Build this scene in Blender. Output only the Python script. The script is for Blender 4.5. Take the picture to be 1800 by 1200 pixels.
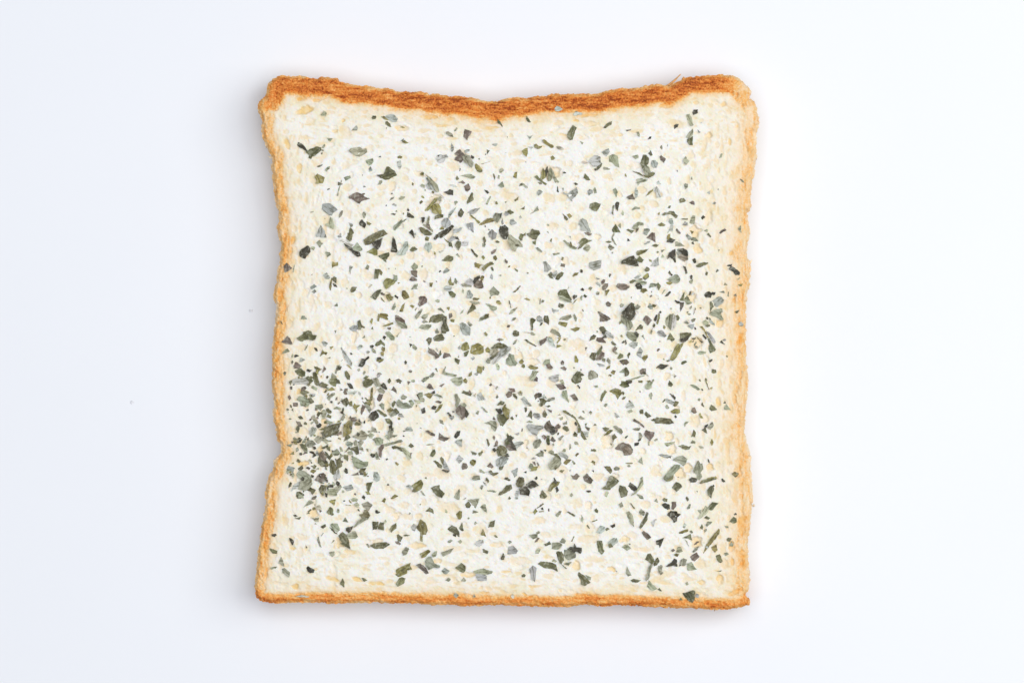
import bpy, math, random
import numpy as np
from mathutils import Vector, geometry

for _o in list(bpy.data.objects):
    bpy.data.objects.remove(_o)
SC = bpy.context.scene
COL = SC.collection
random.seed(11)
RNG = np.random.default_rng(11)

# ---------------------------------------------------------------- camera, light, exposure
S = 0.000138            # metres per photograph pixel on the cut face of the slice
H0 = 0.0125             # thickness of the slice
DIST = 0.80             # camera height above the cut face

cam_d = bpy.data.cameras.new('camera')
cam = bpy.data.objects.new('camera', cam_d)
COL.objects.link(cam)
cam.location = (0, 0, H0 + DIST)
cam_d.sensor_width = 36.0
cam_d.lens = 36.0 * DIST / (1800 * S)
cam_d.clip_start = 0.05
cam_d.clip_end = 20
SC.camera = cam

w = bpy.data.worlds.new('World')
SC.world = w
w.use_nodes = True
bg = w.node_tree.nodes['Background']
bg.inputs['Color'].default_value = (0.92, 0.95, 1.02, 1)
bg.inputs['Strength'].default_value = 0.19


def area_light(name, loc, target, size_x, size_y, energy, color):
    d = bpy.data.lights.new(name, 'AREA')
    d.shape = 'RECTANGLE'
    d.size, d.size_y = size_x, size_y
    d.energy = energy
    d.color = color
    o = bpy.data.objects.new(name, d)
    COL.objects.link(o)
    o.location = loc
    o.rotation_euler = (Vector(target) - Vector(loc)).to_track_quat('-Z', 'Y').to_euler()
    return o


# a big soft window to the right, a little behind, and a pale ceiling bounce overhead
area_light('softbox_lamp', (0.68, 0.13, 0.80), (0.06, 0.02, 0), 0.75, 0.75, 5.4, (1.0, 0.985, 0.955))
area_light('ceiling_lamp', (0.02, 0.08, 1.45), (0.0, 0.01, 0), 1.20, 1.20, 16.7, (0.965, 0.985, 1.02))

SC.view_settings.view_transform = 'Standard'
SC.view_settings.look = 'None'
SC.view_settings.exposure = -0.02
SC.view_settings.gamma = 1.0
SC.cycles.max_bounces = 8
SC.cycles.diffuse_bounces = 6
SC.render.film_transparent = False


# ---------------------------------------------------------------- helpers
def px(x, y, z=H0):
    """point of the slice plane (height z) measured in photograph pixels"""
    return ((x - 900) * S, (600 - y) * S, z)


def mesh_obj(name, verts, faces, mats, parent=None, smooth=True):
    me = bpy.data.meshes.new(name)
    me.from_pydata([tuple(v) for v in verts], [], [tuple(f) for f in faces])
    for m in mats:
        me.materials.append(m)
    if smooth:
        me.polygons.foreach_set('use_smooth', [True] * len(me.polygons))
    o = bpy.data.objects.new(name, me)
    COL.objects.link(o)
    if parent:
        o.parent = parent
    return o


def hash2(i, j, seed):
    h = (i.astype(np.int64) * 374761393 + j.astype(np.int64) * 668265263 + seed * 974634777) & 0x7fffffff
    h = ((h ^ (h >> 13)) * 1274126177) & 0x7fffffff
    h = h ^ (h >> 16)
    return (h & 0xffff) / 65535.0


def vnoise(x, y, seed):
    """smooth value noise in -1..1"""
    xi, yi = np.floor(x), np.floor(y)
    fx, fy = x - xi, y - yi
    ux = fx * fx * fx * (fx * (fx * 6 - 15) + 10)
    uy = fy * fy * fy * (fy * (fy * 6 - 15) + 10)
    a, b = hash2(xi, yi, seed), hash2(xi + 1, yi, seed)
    c, d = hash2(xi, yi + 1, seed), hash2(xi + 1, yi + 1, seed)
    return 2 * ((a + (b - a) * ux) * (1 - uy) + (c + (d - c) * ux) * uy) - 1


def fbm(x, y, seed, octaves=3):
    s, a, t = 0, 1.0, 0
    for k in range(octaves):
        s = s + a * vnoise(x * 2 ** k, y * 2 ** k, seed + 17 * k)
        t += a
        a *= 0.55
    return s / t


def sstep(x):
    x = np.clip(x, 0, 1)
    return x * x * (3 - 2 * x)


# ---------------------------------------------------------------- materials
class NT:
    def __init__(self, name):
        self.m = bpy.data.materials.new(name)
        self.m.use_nodes = True
        self.t = self.m.node_tree
        self.b = self.t.nodes['Principled BSDF']

    def n(self, typ, **kw):
        nd = self.t.nodes.new(typ)
        for k, v in kw.items():
            if isinstance(k, str) and hasattr(nd, k):
                setattr(nd, k, v)
        return nd

    def link(self, a, b):
        self.t.links.new(a, b)

    def mix(self, fac, a, b, blend='MIX'):
        nd = self.n('ShaderNodeMix', data_type='RGBA', blend_type=blend)
        for i, v in ((0, fac), (6, a), (7, b)):
            if hasattr(v, 'is_output'):
                self.link(v, nd.inputs[i])
            else:
                nd.inputs[i].default_value = v
        return nd.outputs[2]

    def noise(self, scale, detail=3, rough=0.55, coord='Object', mapping=None):
        tc = self.n('ShaderNodeTexCoord')
        src = tc.outputs[coord]
        if mapping:
            mp = self.n('ShaderNodeMapping')
            mp.inputs['Scale'].default_value = mapping
            self.link(src, mp.inputs['Vector'])
            src = mp.outputs[0]
        nd = self.n('ShaderNodeTexNoise')
        nd.inputs['Scale'].default_value = scale
        nd.inputs['Detail'].default_value = detail
        nd.inputs['Roughness'].default_value = rough
        self.link(src, nd.inputs['Vector'])
        return nd.outputs['Fac']

    def ramp(self, src, stops):
        nd = self.n('ShaderNodeValToRGB')
        e = nd.color_ramp.elements
        while len(e) < len(stops):
            e.new(0.5)
        for el, (p, c) in zip(e, stops):
            el.position = p
            el.color = c if len(c) == 4 else (*c, 1)
        self.link(src, nd.inputs[0])
        return nd.outputs[0]

    def math(self, op, a, b, clamp=False):
        nd = self.n('ShaderNodeMath', operation=op, use_clamp=clamp)
        for i, v in ((0, a), (1, b)):
            if hasattr(v, 'is_output'):
                self.link(v, nd.inputs[i])
            else:
                nd.inputs[i].default_value = v
        return nd.outputs[0]

    def bump(self, src, dist, strength=1.0):
        nd = self.n('ShaderNodeBump')
        nd.inputs['Distance'].default_value = dist
        nd.inputs['Strength'].default_value = strength
        self.link(src, nd.inputs['Height'])
        self.link(nd.outputs[0], self.b.inputs['Normal'])


def make_bread_material():
    t = NT('bread')
    at = t.n('ShaderNodeAttribute', attribute_name='toast')
    ap = t.n('ShaderNodeAttribute', attribute_name='pore')
    fine = t.noise(2600, 3, 0.6)
    mid = t.math('ADD', t.math('MULTIPLY', t.noise(420, 2, 0.5), 0.72), t.math('MULTIPLY', t.noise(110, 2, 0.5), 0.28))
    # browning of the crumb towards the crust, broken up by grain
    amp = t.math('MULTIPLY', t.math('SUBTRACT', fine, 0.5), t.math('ADD', t.math('MULTIPLY', at.outputs['Fac'], 1.2), 0.03))
    tv = t.math('ADD', at.outputs['Fac'], amp, True)
    col = t.ramp(tv, [
        (0.00, (0.828, 0.816, 0.778)), (0.10, (0.818, 0.762, 0.652)), (0.30, (0.81, 0.62, 0.40)),
        (0.48, (0.80, 0.46, 0.165)), (0.66, (0.73, 0.275, 0.058)), (0.84, (0.56, 0.150, 0.024)),
        (1.00, (0.28, 0.058, 0.010))])
    # creamy mottling of the crumb itself
    col = t.mix(t.math('MULTIPLY', t.ramp(mid, [(0.46, (0, 0, 0)), (0.60, (1, 1, 1))]), 0.8), col, (0.965, 0.930, 0.79, 1), 'MULTIPLY')
    # yellower gluten skin in the pores, plus their warm translucent glow painted as colour
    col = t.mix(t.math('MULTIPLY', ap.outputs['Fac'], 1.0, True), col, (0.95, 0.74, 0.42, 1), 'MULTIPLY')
    t.link(col, t.b.inputs['Base Color'])
    t.b.inputs['Roughness'].default_value = 0.75
    # the crumb is a little translucent
    t.link(t.math('MULTIPLY', t.math('SUBTRACT', 1.0, t.math('ADD', t.math('MULTIPLY', at.outputs['Fac'], 1.6), ap.outputs['Fac']), True), 0.35), t.b.inputs['Subsurface Weight'])
    t.b.inputs['Subsurface Scale'].default_value = 0.0005
    t.b.inputs['Subsurface Radius'].default_value = (1.0, 0.62, 0.34)
    t.b.inputs['Specular IOR Level'].default_value = 0.25
    t.bump(fine, 0.00010, 0.5)
    return t.m


def make_leaf_material():
    t = NT('dried_leaf')
    tint = t.n('ShaderNodeAttribute', attribute_name='tint')
    streak = t.noise(1.0, 4, 0.6, mapping=(600, 1900, 1900))
    spot = t.noise(1500, 3, 0.65)
    dark = t.ramp(streak, [(0.35, (0.28, 0.27, 0.18)), (0.55, (1, 1, 1)), (0.75, (1.0, 1.0, 1.0))])
    col = t.mix(1.0, tint.outputs['Color'], dark, 'MULTIPLY')
    col = t.mix(t.ramp(spot, [(0.54, (0, 0, 0)), (0.72, (0.6, 0.6, 0.6))]), col, (0.46, 0.46, 0.38, 1))
    t.link(col, t.b.inputs['Base Color'])
    t.b.inputs['Roughness'].default_value = 0.55
    t.b.inputs['Specular IOR Level'].default_value = 0.45
    t.bump(streak, 0.00018, 0.8)
    return t.m


def make_table_material():
    t = NT('white_board')
    n1 = t.noise(14, 3, 0.5)
    col = t.ramp(n1, [(0.3, (0.802, 0.820, 0.860)), (0.7, (0.813, 0.831, 0.870))])
    t.link(col, t.b.inputs['Base Color'])
    t.b.inputs['Roughness'].default_value = 0.6
    t.b.inputs['Specular IOR Level'].default_value = 0.2
    return t.m


def make_plain(name, col, rough=0.7):
    t = NT(name)
    n1 = t.noise(1800, 3, 0.6)
    c = t.ramp(n1, [(0.3, tuple(0.75 * v for v in col)), (0.7, tuple(min(1, 1.15 * v) for v in col))])
    t.link(c, t.b.inputs['Base Color'])
    t.b.inputs['Roughness'].default_value = rough
    return t.m


M_BREAD = make_bread_material()
M_LEAF = make_leaf_material()
M_TABLE = make_table_material()
M_SHRED = make_plain('golden_shred', (0.66, 0.36, 0.14))
M_CRUMB = make_plain('pale_crumb', (0.88, 0.74, 0.54))
M_DUST = make_plain('grey_dust', (0.78, 0.79, 0.83))

# ---------------------------------------------------------------- the setting
table = mesh_obj('table_surface', [(-1.2, -1.2, 0), (1.2, -1.2, 0), (1.2, 1.2, 0), (-1.2, 1.2, 0)], [(0, 1, 2, 3)], [M_TABLE])
table['kind'] = 'structure'

# ---------------------------------------------------------------- traced measurements
DATA = """
T 440 120 220 1389
g 780,520 805,495 812,470 848,495 838,535 810,530
d 1345,550 1360,525 1389,528 1400,545 1389,565 1355,570
l 1120,698 1150,660 1178,635 1192,660 1185,690 1150,690
g 845,775 880,778 915,780 890,815 865,805
k 520,855 528,820 570,838 600,865 635,915 620,925 590,900 545,880
d 615,930 670,895 740,870 785,880 790,910 750,945 725,970 690,980 675,1010 645,995 650,965
g 790,885 825,840 830,865 815,890
d 780,940 805,935 795,960
g 785,900 820,910 800,925
g 1095,920 1115,890 1150,885 1210,875 1245,895 1290,890 1297,935 1250,965 1210,985 1160,965 1120,945
g 1285,1020 1330,1010 1360,1000 1368,1040 1345,1070 1320,1080 1285,1045
l 1335,1090 1357,1135 1325,1150 1313,1120
d 740,1090 775,1075 805,1068 785,1090 750,1100
g 828,1130 850,1100 885,1088 880,1115 845,1150
P 610,470 100,45 -20
P 405,835 28,65 -25
P 555,1110 28,55 5
P 1035,578 25,25 0
P 935,700 35,25 0
Q 665,580 55,45 0
Q 1050,700 100,60 30
Q 575,640 20,30 0
P 550,345 45,22 -20
P 735,360 50,22 -10
Q 840,385 60,20 0
Q 1060,1080 60,40 0
Q 390,710 40,35 0
Q 370,420 20,40 0
Q 820,960 40,45 0
Q 750,1050 40,35 0
Q 540,780 15,25 0
Q 600,775 15,30 0
Q 265,560 20,25 0
T 660 120 220 1389
l 105,555 120,525 170,508 205,515 250,560 235,595 195,603 150,575
o 60,540 95,530 110,545 155,575 130,580 100,570
d 108,595 135,590 165,620 178,655 150,650 110,625
k 118,660 130,660 125,685
o 270,655 300,645 330,665 305,665
l 280,805 310,780 318,790 295,815
o 293,815 325,798 370,830 335,838
k 32,990 55,972 68,990
o 245,985 270,970 302,988 285,1005 255,1003
l 240,1040 285,1022 290,1080 272,1122 248,1090
g 780,710 810,700 860,740 868,768 830,760 785,730
g 875,690 900,660 912,668 895,695 878,707
p 990,675 1035,690 1068,700 1050,745 1030,765 1020,803 975,760 980,715
l 835,900 845,830 870,870 865,915 850,935
l 675,1005 690,970 720,960 745,965 790,960 810,990 780,1000 755,1045 720,1055 690,1040
k 685,968 720,960 700,985
p 875,945 935,900 985,950 1000,965 960,975 980,1020 940,1053 875,1015 880,990 915,980
g 955,975 1000,955 1045,970 1060,1010 1090,1050 1068,1108 1040,1085 1020,1055 990,1050
l 985,915 1015,900 1047,905 1040,925 1010,930 1015,950 995,940
k 1062,962 1098,990 1080,1010 1058,995
o 1103,1075 1115,1058 1150,1080 1187,1125 1185,1150 1160,1160 1130,1145 1105,1110
g 1140,1005 1155,995 1162,1010 1150,1018
d 1235,900 1270,915 1238,955
l 1295,845 1340,835 1360,840 1340,865 1310,860
f 1170,1060 1280,1030 1278,1036 1180,1068
k 930,1145 935,1110 945,1110 940,1140
d 495,1170 520,1155 540,1160 530,1190 505,1185
P 600,545 105,25 3
P 830,565 45,18 5
P 745,640 75,14 0
P 290,665 85,30 5
Q 540,690 90,30 0
Q 720,750 50,30 0
Q 480,1010 60,30 0
Q 130,945 30,20 0
Q 1110,590 80,22 -10
P 1280,655 90,14 5
Q 60,760 40,20 0
Q 560,890 30,20 0
Q 1200,800 80,18 0
Q 860,1090 80,50 0
T 880 120 220 1389
g -15,1140 0,1112 20,1105 35,1130 10,1160 -8,1165
d -35,568 0,600 22,640 20,658 0,630 -30,615
d 280,565 288,530 310,560 338,598 320,605 290,585
l 290,740 320,755 358,745 325,795
o 460,800 480,790 520,820 590,860 585,885 565,890 520,860 470,825
o 372,850 400,840 425,865 465,865 440,890 410,898 375,880
l 295,870 330,870 345,865 358,880 345,900 325,885
o 235,920 265,895 300,885 302,925 290,985 250,955
l 595,455 625,420 660,430 690,455 655,475 630,480 600,475
l 805,515 830,480 900,495 905,515 820,530
d 735,740 755,700 780,660 802,632 845,660 825,700 815,750 800,795 770,803 745,775
d 1140,665 1170,620 1210,595 1235,590 1232,625 1195,645 1165,668
g 878,815 890,812 922,828 905,850
f 615,870 650,865 695,885 700,905 670,910 635,900
o 555,985 575,970 610,1000 585,1018 560,1018
l 1118,935 1155,910 1200,888 1212,930 1175,980 1140,955
l 975,1040 1000,1005 1040,962 1108,985 1110,1040 1120,1055 1080,1085 1030,1095 1000,1065
d 1035,1120 1070,1105 1098,1035 1128,1060 1118,1095 1075,1130
g 1200,1040 1210,970 1250,955 1300,975 1310,1060 1318,1105 1270,1085 1240,1050
g 1135,1110 1150,1095 1215,1115 1215,1125 1145,1128
f 895,1040 920,1028 970,1050 930,1065
k 70,760 80,760 78,775
p 275,1035 288,1045 278,1048
l 45,940 60,935 68,945
P 980,525 100,25 -3
Q 1060,680 90,28 -10
Q 200,1030 100,30 0
P 690,740 50,18 0
Q 640,620 60,30 0
P 840,580 35,15 0
Q 150,680 60,20 0
P 1260,470 40,15 0
P 1335,745 25,20 0
Q 510,1130 110,60 0
Q 1230,740 30,25 0
Q 1120,830 60,30 0
Q 780,1060 40,40 0
T 1100 120 250 1579
k 738,490 755,462 800,460 800,500 750,522
g 668,520 710,508 735,560 752,635 720,650 700,600 680,570
g 665,770 700,715 745,672 748,720 735,760 700,790
d 680,790 745,755 740,820 745,855 705,855 680,815
l 795,680 832,710 815,725
k 537,635 560,618 588,620 575,655 537,682
g 118,710 145,705 155,740 155,765 140,760 125,735
k 240,795 265,760 285,760 280,785
k 0,685 60,680 50,692 5,700
d 380,880 395,855 408,880 402,905
l 458,860 468,840 470,860 460,880
d 248,950 275,912 298,965 275,975
p 375,985 390,965 445,1005 425,1055 385,1020
l 280,1060 290,1025 330,1022 360,1060 345,1105 310,1110 285,1090
g 68,978 110,965 135,960 142,995 110,1012 85,995
g 638,1015 665,975 680,1010 708,1030 668,1078 645,1050
g 1035,1000 1060,945 1080,950 1060,995
d 160,1055 180,1000 195,960 230,965 258,1010 250,1060 225,1080 185,1120
g 185,1120 225,1080 255,1100 275,1150 270,1190 230,1190 200,1160
k 565,1135 572,1130 580,1155
g 270,1170 300,1150 325,1175 300,1200
l 825,605 850,600 840,612
P 450,415 105,25 -8
P 1080,395 35,30 0
P 780,385 35,20 0
Q 935,415 35,30 0
P 915,740 55,50 0
P 1155,810 18,50 0
Q 560,620 100,60 20
Q 900,1080 70,45 -55
Q 1020,1030 22,35 0
Q 840,585 30,28 0
Q 1160,500 25,25 0
Q 1240,530 20,25 0
P 1235,645 15,20 0
Q 1010,850 30,40 0
Q 830,845 25,20 0
Q 260,515 60,25 0
Q 470,500 50,20 0
Q 720,970 60,50 0
Q 90,880 60,30 0
Q 1150,260 40,15 0
Q 70,1080 40,20 0
T 440 300 220 1389
o 712,70 745,32 825,75 805,140 760,145 725,148 735,118
g 1037,80 1075,60 1110,55 1115,80 1055,115
g 960,280 975,215 1015,100 1018,110 985,220 975,282
k 850,208 880,195 885,207 860,218
p 1095,285 1130,262 1190,240 1235,260 1270,250 1275,262 1255,275 1270,290 1330,312 1235,340 1215,368 1160,340 1120,310 1095,310
l 790,430 800,372 850,363 890,368 915,385 970,435 925,465 905,500 875,495 840,470
g 828,600 870,580 890,512 912,530 930,600 920,655 870,625
l 725,720 780,605 825,665 850,745 790,745 760,735 740,740
g 980,535 990,480 1015,440 1030,445 1020,490 1000,515
g 1240,485 1260,455 1285,480 1270,530 1255,525
k 1208,580 1240,540 1285,590 1285,605 1270,640 1240,620 1212,605
o 1287,568 1310,570 1348,588 1325,610 1300,600
l 1090,575 1140,595 1130,625 1108,625
d 1108,630 1130,650 1152,685 1135,710 1130,760 1105,790 1062,750 1060,700 1095,690
l 965,730 1005,690 1015,740 985,745
l 975,750 1000,755 1060,770 1145,820 1125,850 1085,830 1030,800 1005,800
k 1035,808 1085,830 1130,855 1140,880 1185,895 1215,905 1228,950 1185,955 1150,925 1100,880 1070,850
g 1130,855 1160,830 1185,795 1230,845 1250,880 1225,893 1150,885
g 735,800 770,772 790,800 812,805 790,825 778,855 765,850
k 545,905 570,870 600,855 630,830 665,835 670,900 630,945 610,980 560,960 545,940
g 675,845 710,840 722,858 705,885 680,870
g 832,900 880,905 898,930 855,962 845,935
o 905,1050 910,1010 940,1022 978,1010 972,1055 940,1060 905,1085
p 367,1065 405,1020 465,1080 425,1110 385,1142
g 470,1125 485,1040 495,1050 482,1128
l 1095,1110 1105,1050 1140,1065 1120,1105 1110,1150
g 1275,1085 1300,1040 1320,1055 1312,1105
l 810,1160 848,1130 888,1185 870,1205 830,1195
o 1285,908 1370,855 1410,880 1410,940 1385,942 1350,925 1310,910
d 1255,770 1330,720 1440,665 1480,655 1525,700 1475,730 1400,765 1330,820 1275,825
k 1345,800 1470,745 1440,850 1410,880 1380,855
g 665,460 705,450 705,458 668,467
g 660,1170 692,1145 690,1155
k 1238,48 1250,45 1248,60
o 820,525 835,530 825,538
Q 690,80 40,60 0
Q 560,280 15,40 0
Q 625,320 18,70 5
Q 540,120 20,60 0
Q 1080,190 70,60 0
P 468,775 28,50 10
Q 1100,470 35,60 0
Q 840,540 60,60 0
Q 615,780 20,50 0
Q 495,1010 18,40 0
Q 1310,1170 60,50 0
Q 1060,880 50,40 0
Q 1330,210 50,20 0
T 660 300 220 1389
d 10,50 90,42 105,10 125,-60 175,-20 210,0 240,55 190,75 150,100 110,105 65,85
g 25,160 45,110 75,105 78,130 55,155
o 495,40 512,20 540,25 530,55 505,50
l 540,40 570,70 640,180 680,240 650,215 600,205 560,165 585,130 560,90
g 550,35 620,90 690,160 708,235 680,240 640,170 590,100
g 498,170 515,145 550,158 545,198
d 890,85 905,55 928,92 905,108
g 930,58 1010,40 1065,42 1110,70 1090,90 1060,92 1020,75
p 912,128 950,122 968,108 998,135 985,147
p 982,175 1030,140 1055,185 1050,210 1020,237 1000,225
l 825,150 870,155 912,180 890,185 835,168
k 755,240 800,225 820,208 862,215 862,275 820,270
o 622,240 640,222 655,240 640,258
d 1010,320 1050,275 1070,240 1085,250 1080,290 1092,320 1050,350 1015,372
d 1305,30 1320,40 1330,80 1325,105 1310,70
g 1355,85 1365,48 1380,55 1375,95
d 1125,-5 1190,-5 1185,15 1165,20
k 1205,210 1250,225 1265,245 1245,258 1225,240
o 485,350 510,328 530,348 495,372
o 525,490 530,450 570,410 610,370 655,305 690,300 685,335 640,375 605,420 570,460 540,475
g 690,310 715,283 740,300 735,335 715,345
o 615,400 670,365 695,365 725,410 735,480 700,490 665,485 630,465
d 655,545 665,500 720,485 755,490 750,520 690,530
g 150,335 170,305 212,290 200,312
g 262,315 280,278 332,293 290,330
l 182,380 205,360 235,375 230,400
g 165,485 200,472 230,478 215,497
o 218,455 240,438 243,460
k 350,460 380,470 420,500 433,522 400,527 350,510
g 195,635 210,605 290,540 308,565 220,665 205,660
g 300,560 345,532 350,540 310,570
k 505,520 550,518 545,560 525,590
g 530,590 560,600 590,500 605,510 590,600 640,665 635,685 590,650 540,620
d 480,640 500,625 540,635 595,670 635,700 600,722 560,720 510,690
l 735,560 770,525 805,525 830,560 835,600 790,640 755,625 738,600
l 805,520 820,470 900,400 870,450 835,500 815,530
k 645,755 670,710 720,680 810,630 850,600 875,620 800,700 725,750 710,735 660,770
o 705,650 735,620 765,640 755,658
g 875,340 895,335 918,350 885,385
d 915,470 950,415 985,460 950,520 920,505
l 1018,465 1070,430 1165,410 1130,450 1090,480 1040,495
o 1045,490 1070,495 1165,575 1145,590 1110,550 1060,510
o 1135,610 1180,575 1240,530 1310,525 1345,545 1300,570 1230,585 1170,612
g 1305,510 1330,470 1389,475 1400,520 1350,585 1320,545
l 855,690 870,650 965,630 945,665 900,690
l 1005,590 1085,575 1090,690 1050,660 1030,650
l 810,780 850,720 895,735 885,765 835,795
o 750,740 815,790 800,797
k 370,685 410,650 425,690 430,755 400,710
l 430,690 458,680 445,720 430,755
o 550,750 560,730 600,740 590,780 555,775
k 170,900 185,790 195,728 220,770 245,890 235,908
l 230,930 290,860 330,790 355,785 370,850 330,930 280,940
l 540,850 560,800 610,795 632,850 590,912 560,880
d 30,945 80,925 150,905 155,940 120,990 125,1020 90,1000
d 380,880 410,845 435,842 470,870 420,897 395,895
d 880,825 910,778 950,785 950,830 920,885
l 950,800 990,780 1040,785 1020,835 965,830
f 700,900 740,880 765,890 720,915
g 1225,370 1240,330 1275,278 1283,290 1260,340 1245,378
o 1330,355 1345,340 1360,372 1335,372
d 730,1000 770,965 800,940 865,955 865,985 840,1010 780,1005
l 750,1120 790,1075 830,1105 795,1130 755,1140
g 395,1065 430,1020 470,1050 468,1080 440,1115 415,1095
p 390,1115 410,1105 465,1110 460,1150 465,1180 435,1180 400,1150
g 1185,810 1205,795 1225,815 1215,850 1187,845
d 1055,870 1070,868 1110,920 1140,945 1130,965 1105,945
p 1285,900 1310,880 1348,865 1330,905 1290,930
o 1175,960 1195,937 1217,965 1195,992
o 1095,1035 1130,1028 1185,1045 1160,1060 1150,1090 1125,1070 1100,1068
o 1180,1080 1210,1050 1270,1010 1300,1012 1303,1040 1250,1070 1195,1118
l 1245,700 1290,650 1315,670 1350,700 1335,750 1295,772 1275,740 1260,740
d 1330,790 1350,775 1382,795 1350,803
d -5,1090 45,1092 40,1150 30,1200 -20,1200
g 200,1150 245,1170 230,1200 205,1195
k 142,1082 156,1082 150,1097
k 217,1080 227,1085 220,1095
l 1270,1190 1290,1140 1305,1170 1300,1210
Q 330,90 40,30 0
Q 800,395 50,35 0
P 490,40 60,30 0
Q 80,180 60,40 0
Q 430,230 40,40 0
P 640,350 110,70 -40
Q 1150,150 35,30 0
Q 130,920 140,70 -10
Q 390,940 60,50 0
Q 600,930 70,40 0
Q 1310,250 70,20 0
P 830,700 40,80 10
Q 1100,440 40,30 0
Q 980,300 40,30 0
Q 340,1160 60,50 0
Q 530,1150 70,60 0
Q 1130,1180 60,40 0
Q 720,850 60,50 0
Q 1220,470 40,30 0
T 880 300 220 1389
o 138,70 160,20 185,15 178,88
g -30,165 5,130 25,120 40,180 10,190
d 375,70 400,52 450,100 515,150 500,165 440,120 405,100
o 432,110 455,20 470,-35 495,30 498,80 460,105
k 480,20 520,-50 530,10 500,75
g 520,60 555,-60 580,30 560,110 525,120
g 560,-30 590,20 605,70 650,125 640,140 605,135 585,90
o 412,130 450,125 460,150 435,155
d 918,80 935,30 975,70 998,105 960,108
g 235,145 260,143 303,185 290,203
k 808,138 830,132 862,152 830,163
k 622,230 630,170 648,238 635,242
l 683,195 700,190 706,225 690,228
l 690,235 740,255 845,185 858,250 830,290 790,320 795,345 760,310 735,275 700,262
l 400,240 432,205 468,238 420,280
l 963,228 985,203 1022,215 1025,250 980,278
g 1028,210 1048,185 1070,245 1040,255
o 152,325 200,290 195,325 160,345
d 43,350 70,340 60,362
g 1245,210 1275,190 1300,240 1285,297 1265,265
d 985,415 990,370 1045,350 1112,370 1095,410 1065,452 1025,442
k 1270,370 1290,345 1315,350 1300,455 1275,415
g 1230,470 1240,400 1260,380 1262,410 1250,460 1252,500
g 1335,480 1355,440 1370,465 1362,500
g 325,485 370,445 412,390 425,440 370,465
o 218,430 270,390 265,430
d 70,455 105,432 150,465 110,490
l 40,480 55,450 75,465 100,480 60,505
l 205,515 220,495 238,520 218,537
l 100,580 108,545 145,535 180,585 120,607
k -20,660 0,600 40,595 85,635 88,720 65,765 30,760 0,730
l 5,560 25,520 35,590 20,600
g 80,780 85,715 105,708 185,765 245,820 245,850 200,845 175,870 165,900 120,870
d 200,740 225,695 262,710 240,755 220,782
d 285,700 325,690 345,645 385,660 425,665 440,700 410,735 395,770 355,760 320,735 300,720
d 350,785 395,775 385,828 355,808
d 688,475 730,510 752,540 730,555 712,540
o 735,490 765,475 795,505 765,530
l 865,595 885,545 910,527 955,550 970,600 1003,680 955,675 885,660 890,620
p 925,685 975,680 1015,705 980,722 945,710
g 690,775 710,768 780,825 850,855 835,878 770,860
d 862,800 900,755 940,745 970,770 1020,770 985,790 930,820 890,860 855,875 880,820
g 915,860 950,820 985,825 1000,855 965,902 930,885
d 545,780 560,750 572,760 568,795
g 510,680 525,672 535,698
d 765,730 775,725 785,770
g 388,855 410,850 465,895 455,908 415,890
g 578,920 655,912 655,925 590,945
o 668,990 680,955 702,960 690,1000
p 662,1060 670,1028 718,1038 710,1072
l 470,1010 505,1005 550,1055 565,1085 520,1125 480,1115 485,1060
d 150,1080 195,1105 185,1128 165,1108
l 978,1020 1120,993 1105,1085 1030,1108 985,1070
k 878,1115 890,1095 912,1108 908,1135 885,1130
o 795,1170 825,1130 868,1130 850,1160 810,1178
d 522,1155 560,1120 575,1140 572,1175 590,1200 560,1195
l 575,1140 620,1105 630,1130 600,1190 580,1165
d 605,1200 620,1165 680,1120 703,1135 690,1165 640,1215
d 1235,655 1278,592 1330,690 1300,680 1260,690 1245,680
g 1305,610 1330,580 1335,640 1315,630
g 1230,745 1255,690 1265,700 1245,750 1290,830 1270,825 1240,780
d 1163,790 1200,778 1235,795 1205,805
g 1190,850 1205,815 1265,855 1220,885
d 1200,1160 1210,1140 1232,1150 1212,1185
k -10,530 0,475 20,470 5,525
Q 100,280 130,60 15
Q 550,310 90,50 30
P 560,30 130,60 0
Q 700,280 60,60 0
P 1070,730 38,40 0
Q 870,750 70,60 0
Q 530,830 60,50 0
Q 570,620 90,50 20
Q 800,620 60,50 0
Q 1320,590 50,40 0
P 1330,275 25,30 0
Q 70,830 60,60 0
Q 1340,1080 60,60 0
Q 730,1010 50,60 0
Q 1170,70 60,40 0
Q 290,110 40,30 0
T 1100 300 250 1579
o -12,60 -5,30 10,55 5,75
d 70,5 150,20 200,60 180,60 120,30
d 190,50 250,55 280,20 325,30 300,60 250,88 210,75
g 120,95 165,85 245,105 210,125 160,135 135,170 125,140
l 105,200 115,175 135,230 125,300 105,305 100,250
p 5,300 75,253 105,320 40,322
o 215,293 250,240 300,205 303,225 260,265
l 310,200 345,175 375,220 392,285 385,300 345,300 335,250
l 342,130 365,110 395,152 350,155
g 648,160 660,140 690,150 685,190 660,210
g 725,100 735,60 742,100
d 590,325 605,310 645,303 668,330 650,350 600,360
p 700,355 735,335 760,345 762,382 725,372
l 898,250 940,222 935,265
g 1015,210 1030,197 1035,220
l 960,370 990,338 1005,362 985,377
g 65,435 100,400 155,410 160,425 110,428 80,442
o 355,475 375,458 375,490 360,492
d 400,490 430,465 470,460 485,448 530,450 550,480 580,500 570,520 555,532 530,510 500,485 460,485 425,500
d 600,540 640,530 690,528 688,545 650,545
l 630,605 655,560 690,580 690,610
g 705,580 740,495 770,500 765,580 760,595
k 835,520 860,492 882,515 850,545
l 475,570 485,535 515,530 530,590 520,610 490,590
l 480,655 495,605 530,610 520,680 500,665 460,695
p 555,650 570,640 610,690 605,705 570,685
o 355,605 395,575 440,600 435,612 380,620
g 70,640 90,600 135,568 195,580 195,612 150,605 120,650 90,650
d 105,690 115,645 150,630 140,660
d 5,655 25,645 95,670 65,698
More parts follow.
